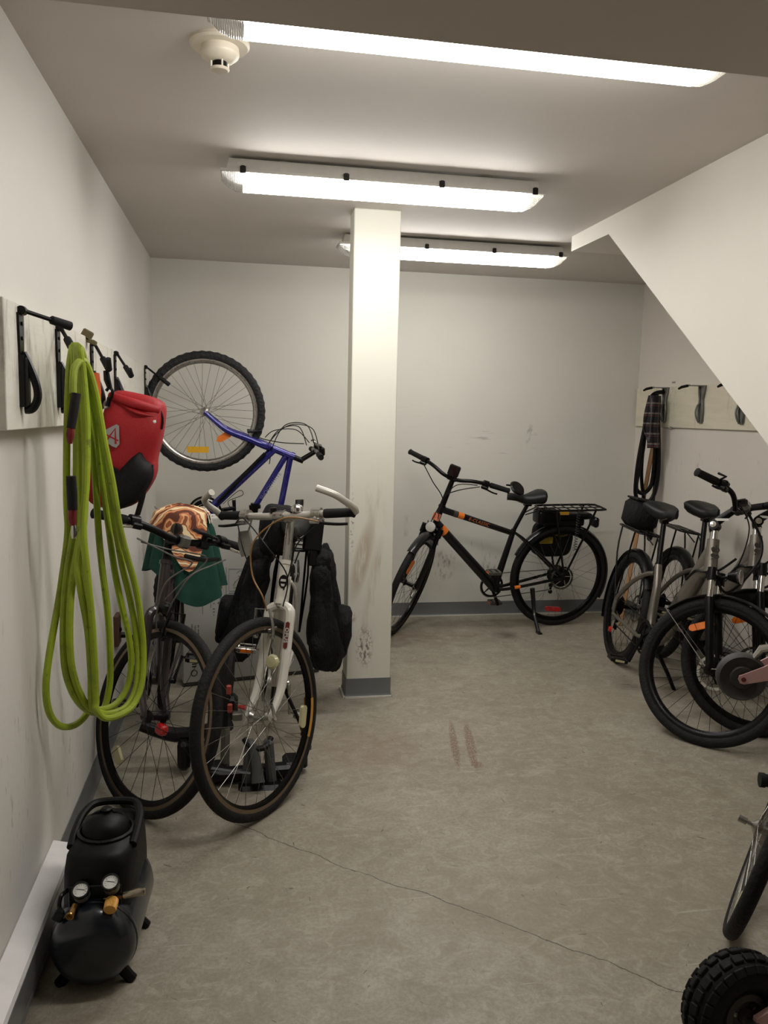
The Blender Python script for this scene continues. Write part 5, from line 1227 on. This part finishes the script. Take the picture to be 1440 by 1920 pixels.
# ------------------------------------------------------------------ air compressor
NAV = NT('dark_navy_enamel'); NAV.b.inputs['Base Color'].default_value = rgb(12,20,30); NAV.b.inputs['Roughness'].default_value = .3
NAV.b.inputs['Coat Weight'].default_value = .4; NAV.bump(NAV.noise(NAV.obj(), 120, 2), .08, .002); NAV = NAV.m
BSH = mat('black_shroud_plastic', (17,17,18), .45, scale=80, bump=.1, spec=.35); BRASS = mat('brass', (176,134,80), .3, 1); GOLD = NT('amber_knob'); GOLD.b.inputs['Base Color'].default_value = rgb(214,160,70); GOLD.b.inputs['Roughness'].default_value = .35; GOLD = GOLD.m
cmp_ = empty('air_compressor', (-.358,2.06,0), 'small portable air compressor with navy tank and black shroud beside the heater', 'air compressor')
ci = cmp_.matrix_world.inverted(); CMX = Matrix.Rotation(R(-3),4,'Z')
cmp_.matrix_world = cmp_.matrix_world @ CMX; ci = cmp_.matrix_world.inverted()
MB().lathe([(0,-.158),(.035,-.157),(.070,-.150),(.091,-.137),(.102,-.118),(.105,-.095),(.105,.16),(.098,.188),(.065,.205),(0,.212)], (0,0,.116), (0,1,0), 48).build('tank', NAV, cmp_, ang=60)
MB().lathe([(.1052,-.10),(.1068,-.097),(.1068,-.09),(.1052,-.087)], (0,0,.116), (0,1,0), 48).build('tank_weld', NAV, cmp_)
def sq(hw, hy0, hy1, z, c): return [(-hw+c,hy0,z),(hw-c,hy0,z),(hw,hy0+c,z),(hw,hy1-c,z),(hw-c,hy1,z),(-hw+c,hy1,z),(-hw,hy1-c,z),(-hw,hy0+c,z)]
sec = [sq(.082,-.075,.21,.10,.02), sq(.082,-.078,.21,.20,.02), sq(.080,-.076,.20,.28,.022), sq(.078,-.065,.19,.315,.03), sq(.066,-.05,.175,.328,.03)]
vs = [p for s_ in sec for p in s_]; fs = [(i*8+k, i*8+(k+1)%8, (i+1)*8+(k+1)%8, (i+1)*8+k) for i in range(4) for k in range(8)] + [tuple(range(7,-1,-1)), tuple(32+k for k in range(8))]
MB().add(vs, fs).build('motor_shroud', BSH, cmp_, ang=45)
b = MB().lathe([(.062,.0),(.060,.020),(.050,.036),(.030,.047),(.012,.051),(0,.052)], (0,.055,.326), (0,0,1), 40)
b.build('dome_cover', BSH, cmp_, ang=60)
b = MB()
for s in (-1,1):
    for k in range(6):
        a0 = R(90 + s*(14+k*12)); P = []
        for j in range(8):
            f = j/7; rr_ = .018+f*.041; zz_ = .0505*(1-(rr_/.0625)**3.2)+.0015
            a = a0 - s*0*f; P.append((rr_*math.cos(a), .055+rr_*math.sin(a), .3275+zz_))
        b.tube(P, .0026, 5)
b.build('vent_rib', mat('black_glossy_rib',(26,26,27),.3), cmp_)
MB().lathe([(0,0),(.013,0),(.015,.012),(.010,.016),(0,.016)], (0,.062,.374), (0,0,1), 16).build('top_knob', BSH, cmp_)
MB().tube([(-.078,.0,.315),(-.080,.06,.330),(-.074,.13,.342),(-.045,.175,.348),(.045,.175,.348),(.074,.13,.342),(.080,.06,.330),(.078,.0,.315)], [.010,.012], 10, smooth=6).build('carry_handle', BSH, cmp_)
MB().lathe([(.066,-.008),(.074,0),(.074,.012),(.066,.014)], (0,.055,.322), (0,0,1), 40).build('cover_rim', mat('black_glossy_rib',(26,26,27),.3), cmp_)
MB().box((0,-.079,.205), (.13,.006,.10), bev=.003).build('shroud_panel', mat('black_glossy_rib',(26,26,27),.3), cmp_)
def cl(px_, py_, Y): return ci @ at(px_, py_, Y=Y)
ga = Vector((.0,-.55,.83)).normalized()
for (px_, py_) in ((152,1672),(208,1657)):
    c = cl(px_, py_, 1.965); 
    o = MB().lathe([(0,-.020),(.0195,-.020),(.0205,.0),(.0205,.004),(.0,.004)], c, ga, 28).build('pressure_gauge', GAL, cmp_)
    MB().lathe([(.0180,.012),(.0215,.012),(.0215,.003),(.0180,.003)], c, ga, 28, closed=True).build('bezel', BPL, o)
    MB().lathe([(0,.0085),(.0182,.0085)], c, ga, 28).build('dial_face', mat('dial_white',(214,212,206),.3,coat=.8), o)
    x_, y_ = frame_of(ga); b = MB().tube([c+ga*.0092-x_*.010, c+ga*.0092+x_*.010+y_*.003], .0006, 4)
    for k in range(11):
        a = R(-40+k*26); d_ = x_*math.cos(a)+y_*math.sin(a); b.tube([c+ga*.0092+d_*.0115, c+ga*.0092+d_*.0138], .0005, 4)
    b.build('needle', INK, o)
    MB().tube([c-ga*.012, c-ga*.03+Vector((0,.012,-.012))], .006, 8).build('gauge_stem', BRASS, cmp_)
c = cl(208,1697,1.94)
ka = Vector((0,-.75,-.2)).normalized(); b = MB(); N = 28; vs = []
for (h_, k) in ((-.016,.9),(-.012,1),(.012,.96),(.015,.88)):
    x_, y_ = frame_of(ka)
    for i in range(N*2):
        a = PI*i/N; rad = .0165*k*(1 if i % 2 else .93); vs.append(c+ka*h_+(x_*math.cos(a)+y_*math.sin(a))*rad)
n = N*2; b.add(vs, [(r_*n+i, r_*n+(i+1)%n, (r_+1)*n+(i+1)%n, (r_+1)*n+i) for r_ in range(3) for i in range(n)] + [tuple(range(n-1,-1,-1)), tuple(3*n+i for i in range(n))])
b.build('regulator_knob', GOLD, cmp_, ang=25)
MB().tube([cl(155,1700,1.98), cl(185,1688,1.985), cl(225,1680,1.98)], .009, 10).build('manifold', BRASS, cmp_)
MB().tube([cl(226,1680,1.965), cl(232,1679,1.96), cl(234,1679,1.96), cl(262,1672,1.95), cl(272,1671,1.95)], [.007,.007,.011,.011,.0095], 12).build('quick_coupler', mat('nickel',(168,158,140),.25,1), cmp_)
MB().tube([cl(141,1697,1.955), cl(136,1708,1.94), cl(132,1718,1.925)], [.007,.007,.008], 10).lathe([(.007,-.002),(.010,-.002),(.010,.002),(.007,.002)], cl(131,1718,1.92), (0,1,.2), 16, closed=True).build('safety_valve', BRASS, cmp_)
MB().tube([cl(128,1668,2.0), cl(115,1680,1.97), cl(111,1700,1.96), cl(118,1712,1.95)], .0055, 8, smooth=5).box(cl(109,1718,1.945), (.026,.018,.022), Matrix.Rotation(.5,3,'Y'), .003).build('power_plug', BPL, cmp_)
for s in (-1,1):
    MB().tube([(s*.06,-.085,.035),(s*.080,-.09,.012),(s*.088,-.09,.0)], [.016,.014,.016], 10).build('foot', BSH, cmp_)
    MB().tube([(s*.06,.12,.035),(s*.080,.125,.012),(s*.088,.125,.0)], [.016,.014,.016], 10).build('foot', BSH, cmp_)
for (px_, py_) in ((265,1742),(262,1820)): MB().lathe([(0,-.01),(.012,-.01),(.012,.01),(0,.01)], cl(px_-5,py_,2.22 if py_ < 1800 else 2.05), (1,0,0), 14).build('rubber_bumper', RBK, cmp_)

# ------------------------------------------------------------------ right wall: cable locks, plaid cloth, wooden stick
YL = 5.10
def rl(px_, py_, Y=YL): return at(px_, py_, Y=Y)
ck = MB().tube([rl(1245,735), rl(1228,738), rl(1218,752), rl(1211,790), rl(1206,840), rl(1198,880), rl(1193,915), rl(1205,915+10), rl(1218,915), rl(1224,895), rl(1228,850), rl(1230,800), rl(1232,750), rl(1228,742,5.08), rl(1216,770,5.08), rl(1203,830,5.08), rl(1196,870,5.08), rl(1192,905,5.08), rl(1192,928,5.08), rl(1200,942,5.08), rl(1215,942,5.08), rl(1227,925,5.08), rl(1234,890,5.08), rl(1235,840,5.08), rl(1233,770,5.08), rl(1230,745,5.08)], .0145, 8, smooth=4).build('cable_lock', BPM)
tag(ck, 'thick black cable lock looped over the first grey hook, behind the plaid cloth', 'lock')
c2 = MB().tube([rl(1226,745,5.14), rl(1212,800,5.14), rl(1204,860,5.14), rl(1203,900,5.14), rl(1207,935,5.14), rl(1212,970,5.14), rl(1216,1010,5.14), rl(1222,1000,5.14), rl(1222,960,5.14), rl(1229,900,5.14), rl(1234,830,5.14), rl(1229,745,5.14)], .0125, 8, smooth=5).build('cable_lock', BPM)
tag(c2, 'long black cable hanging down behind the saddle of the nearer silver bicycle', 'lock')
c3 = MB().tube([rl(1200,905,5.17), rl(1197,930,5.17), rl(1190,960,5.17), rl(1187,990,5.17), rl(1185,1020,5.17)], .0125, 8, smooth=4).tube([rl(1229,900,5.17), rl(1231,950,5.17), rl(1233,990,5.17)], .0125, 8).build('cable_lock', BPM) if False else None
PLD = NT('dark_plaid'); p = PLD.obj(); sx = PLD.n('ShaderNodeSeparateXYZ'); PLD.l(p, sx.inputs[0]); c = rgb(24,22,26)
def stripe(val, period, wd, ph=0): 
    m_ = PLD.math('PINGPONG', PLD.math('ADD', val, ph), period); return PLD.math('LESS_THAN', m_, wd)
c = PLD.mix(PLD.math('MULTIPLY', stripe(sx.outputs[2], .034, .006), .75), c, rgb(120,108,104)); c = PLD.mix(PLD.math('MULTIPLY', stripe(sx.outputs[2], .034, .003, .016), .8), c, rgb(96,50,54))
c = PLD.mix(PLD.math('MULTIPLY', stripe(sx.outputs[0], .03, .004), .6), c, rgb(110,102,104))
PLD.l(c, PLD.b.inputs['Base Color']); PLD.b.inputs['Roughness'].default_value = .85; PLD = PLD.m
def plaid(u_, v_):
    y = 742 + v_*98; xl_ = 1219 - 14*min(1,v_*1.8) + (8 if v_ > .62 else 0)*min(1,(v_-.62)*4); xr_ = 1236 + 1*v_
    q = rl(xl_+(xr_-xl_)*u_, y, 5.05 - .03*math.sin(u_*PI) - .012*math.sin(u_*17+v_*3)); return q
pc = MB().grid(plaid, 28, 24, .012).build('plaid_cloth', PLD, None, ang=80); tag(pc, 'dark plaid cloth bunched over the first grey wall hook', 'cloth')
WD2 = NT('light_wood'); f = WD2.noise(WD2.mapp(WD2.obj(), (0,0,0), (0,0,0), (20,20,1.5)), 4, 4); WD2.l(WD2.mix(f, rgb(196,150,102), rgb(160,112,70)), WD2.b.inputs['Base Color']); WD2.b.inputs['Roughness'].default_value = .55; WD2 = WD2.m
s0 = at(1231,800,Y=5.16); s1 = at(1200,970,Y=5.16); dd_ = (s1-s0); s2 = s0 + dd_*((s0.z-.004)/(-dd_.z))
sk = MB().tube([s0, s1, s2], .0165, 4, up=(0,1,0)).build('wooden_stick', WD2); tag(sk, 'light brown wooden stick leaning below the plaid cloth on the right wall', 'stick')

# ------------------------------------------------------------------ things cut by the right edge
# silver-rimmed wheel seen almost edge-on
GW = dict(r=.3106)
fwd_ = Vector((math.sin(R(41.4)), math.cos(R(41.4)), 0)); side_ = Vector((math.cos(R(41.4)), -math.sin(R(41.4)), 0))
upv = Vector((0,0,1))*math.cos(R(15)) + side_*math.sin(R(15)); axv = upv.cross(fwd_)
mw = Matrix.Identity(4)
for i, v in enumerate((fwd_, axv, upv)):
    for j in range(3): mw[j][i] = v[j]
mw.translation = Vector((1.408,1.957,0)) + upv*GW['r']; mw.translation.z += .002
lw = empty('spare_wheel', mw, 'bicycle wheel with polished silver rim leaning at the right edge of the picture', 'bicycle wheel')
wheel(lw, 'rim', GW, None, .021, SRIM, SPK, ALU, 32, depth=.018, reflect=((-150,.24,CRM,.04),))
for s in (-1,1): MB().tube([(0,s*.062,0),(0,s*.085,0)], .010, 10).build('axle_nut', STEEL, lw)

# pink kick scooter standing upside down on its bars, one small wheel showing
PNK = mat('dusty_pink_metal', (208,166,162), .4, .15); URE = mat('dark_grey_urethane', (52,50,49), .6, scale=20)
hubp = at(1390,1268,Y=1.95)
sx_ = Vector((.80,-.60,0)).normalized()        # scooter runs off to the right, broadside to the camera
sy_ = Vector((-.60,-.80,0)).normalized()       # wheel axle, pointing at the camera
SM = basis(Vector((hubp.x,hubp.y,0)), sx_, -sy_)
SM = Matrix.Translation((hubp.x,hubp.y,0)) @ basis((0,0,0), sx_, Vector((.60,.80,0)))
ks = empty('kick_scooter', SM, 'pink scooter arm with small solid dark wheel in front of the silver bicycles', 'scooter')
hz = hubp.z; ROT = Matrix.Rotation(R(14),3,'Z')
wax = (ROT @ Vector((0,1,0)))
MB().lathe([(.010,-.017),(.030,-.018),(.034,-.012),(.052,-.014),(.060,-.019),(.066,-.012),(.0675,0),(.066,.012),(.060,.019),(.052,.014),(.034,.012),(.030,.018),(.010,.017)], (0,0,hz), wax, 48, closed=True).build('wheel', URE, ks, ang=50)
for s in (-1,1):
    y = s*.026
    P = [(-.013,-.002),(-.008,-.012),(.003,-.014),(.09,.010),(.16,.045),(.16,.095),(.10,.075),(.05,.040),(.0,.014),(-.011,.009)]
    MB().prism(P, Vector((0,0,hz))+wax*y, ROT @ Vector((1,0,0)), (0,0,1), .005).build('fork_plate', PNK, ks)
MB().tube([Vector((0,0,hz))-wax*.032, Vector((0,0,hz))+wax*.032], .0065, 12).build('axle_bolt', mat('rusty_bolt',(120,60,54),.5,.5), ks)
MB().tube([(.02,0,hz+.045),(.045,0,hz+.085),(.09,0,hz+.10)], [.006,.012,.012], 10).build('brake_spring', CHR, ks)
MB().box((.12,0,hz+.115), (.12,.05,.02), bev=.006).build('brake_fender', PNK, ks)
MB().box((.265,0,hz+.07), (.22,.095,.024), None, .008).build('deck', PNK, ks)
MB().tube([(.35,0,hz+.07),(.37,0,hz+.02),(.385,0,.03)], .017, 12).build('steering_tube', CHR, ks)
MB().tube([(.385,-.14,.03),(.385,.14,.03)], .012, 10).build('handlebar', CHR, ks)
for s in (-1,1): MB().tube([(.385,s*.05,.03),(.385,s*.145,.03)], .019, 12).build('grip', GRIP, ks)

# black rubber-tipped end poking into frame
g0 = at(1424,1462,Y=1.72); gd = Vector((.80,-.30,-.02)).normalized()
jp = empty('bar_stand', (g0.x+.30,g0.y-.11,0), 'black rubber-tipped bar end poking in at the right edge above the silver wheel', 'bar')
gi = jp.matrix_world.inverted()
MB().tube([gi@g0, gi@(g0+gd*.012), gi@(g0+gd*.013), gi@(g0+gd*.10)], [.0185,.0185,.016,.016], 14).build('rubber_tip', RBK, jp)
MB().tube([gi@(g0+gd*.09), gi@(g0+gd*.32)], .012, 10).tube([gi@(g0+gd*.31), (.02,0,0)], .014, 10).lathe([(0,0),(.12,0),(.12,.015),(0,.02)], (.02,0,0), (0,0,1), 24).build('stand', BPM, jp)

# hand cart with a fat knobby tyre
ct = empty('hand_cart', (1.105,1.49,0), 'cart wheel with fat knobby black tyre at the lower right corner', 'cart')
cax = Vector((.10,-.985,.05)).normalized()
RT, rt = .128, .040
cx3, cy3 = frame_of(cax); b = MB(); S = 84; CW = 14
ctr_ = Vector((.0,0,RT+.006))
for i in range(S):
    a = 2*PI*i/S; d = cx3*math.cos(a)+cy3*math.sin(a)
    for k in range(CW):
        f = 2*PI*k/CW; b.v.append(ctr_ + d*(RT-rt+rt*math.cos(f)*.95) + cax*(rt*math.sin(f)*1.12))
for i in range(S):
    for k in range(CW):
        j, l = (i+1) % S, (k+1) % CW; b.f.append((i*CW+k, i*CW+l, j*CW+l, j*CW+k)); b.mi.append(0)
ty = b.build('tyre', RBK, ct, ang=60)
b = MB()
for i in range(26):
    for (row, f0) in enumerate((-52,-20,14,50)):
        a = 2*PI*(i+(.5 if row % 2 else 0))/26; d = cx3*math.cos(a)+cy3*math.sin(a); tng = d.cross(cax)
        f = R(f0); nrm = (d*math.cos(f)*.95+cax*math.sin(f)*1.12).normalized(); p = ctr_+d*(RT-rt+rt*math.cos(f)*.95)+cax*(rt*math.sin(f)*1.12)
        m3 = Matrix((tng, nrm.cross(tng), nrm)).transposed(); b.box(p+nrm*.002, (.0245,.0185,.009), m3, .002)
o = b.build('tread_blocks', RBK, ct)
MB().lathe([(0,-.03),(.052,-.03),(.056,-.02),(.056,.02),(.052,.03),(.040,.034),(.036,.018),(.018,.022),(.016,.036),(0,.036)], ctr_, cax, 36).build('wheel_hub', mat('rusty_grey_hub',(74,66,60),.6,.4), ct)
for k in range(3):
    a = R(20+k*120); d = cx3*math.cos(a)+cy3*math.sin(a); MB().lathe([(0,0),(.006,0),(.006,.006),(0,.007)], ctr_+d*.028+cax*.022, cax, 6).build('wheel_bolt', STEEL, ct)
MB().tube([ctr_+cax*.02, ctr_+cax*.085], .010, 10).tube([ctr_-cax*.03, ctr_-cax*.09, ctr_-cax*.10+Vector((.35,0,.02))], .010, 10).build('axle', STEEL, ct)
MB().prism([(.0,-.014),(.03,-.02),(.30,.02),(.30,.09),(.08,.05),(.0,.018)], ctr_+cax*.055, Vector((1,.1,0)).normalized(), (0,0,1), .012).build('frame_arm', PNK, ct)
MB().box((.46,.0,.24), (.34,.30,.10), bev=.02).build('tray', PNK, ct)
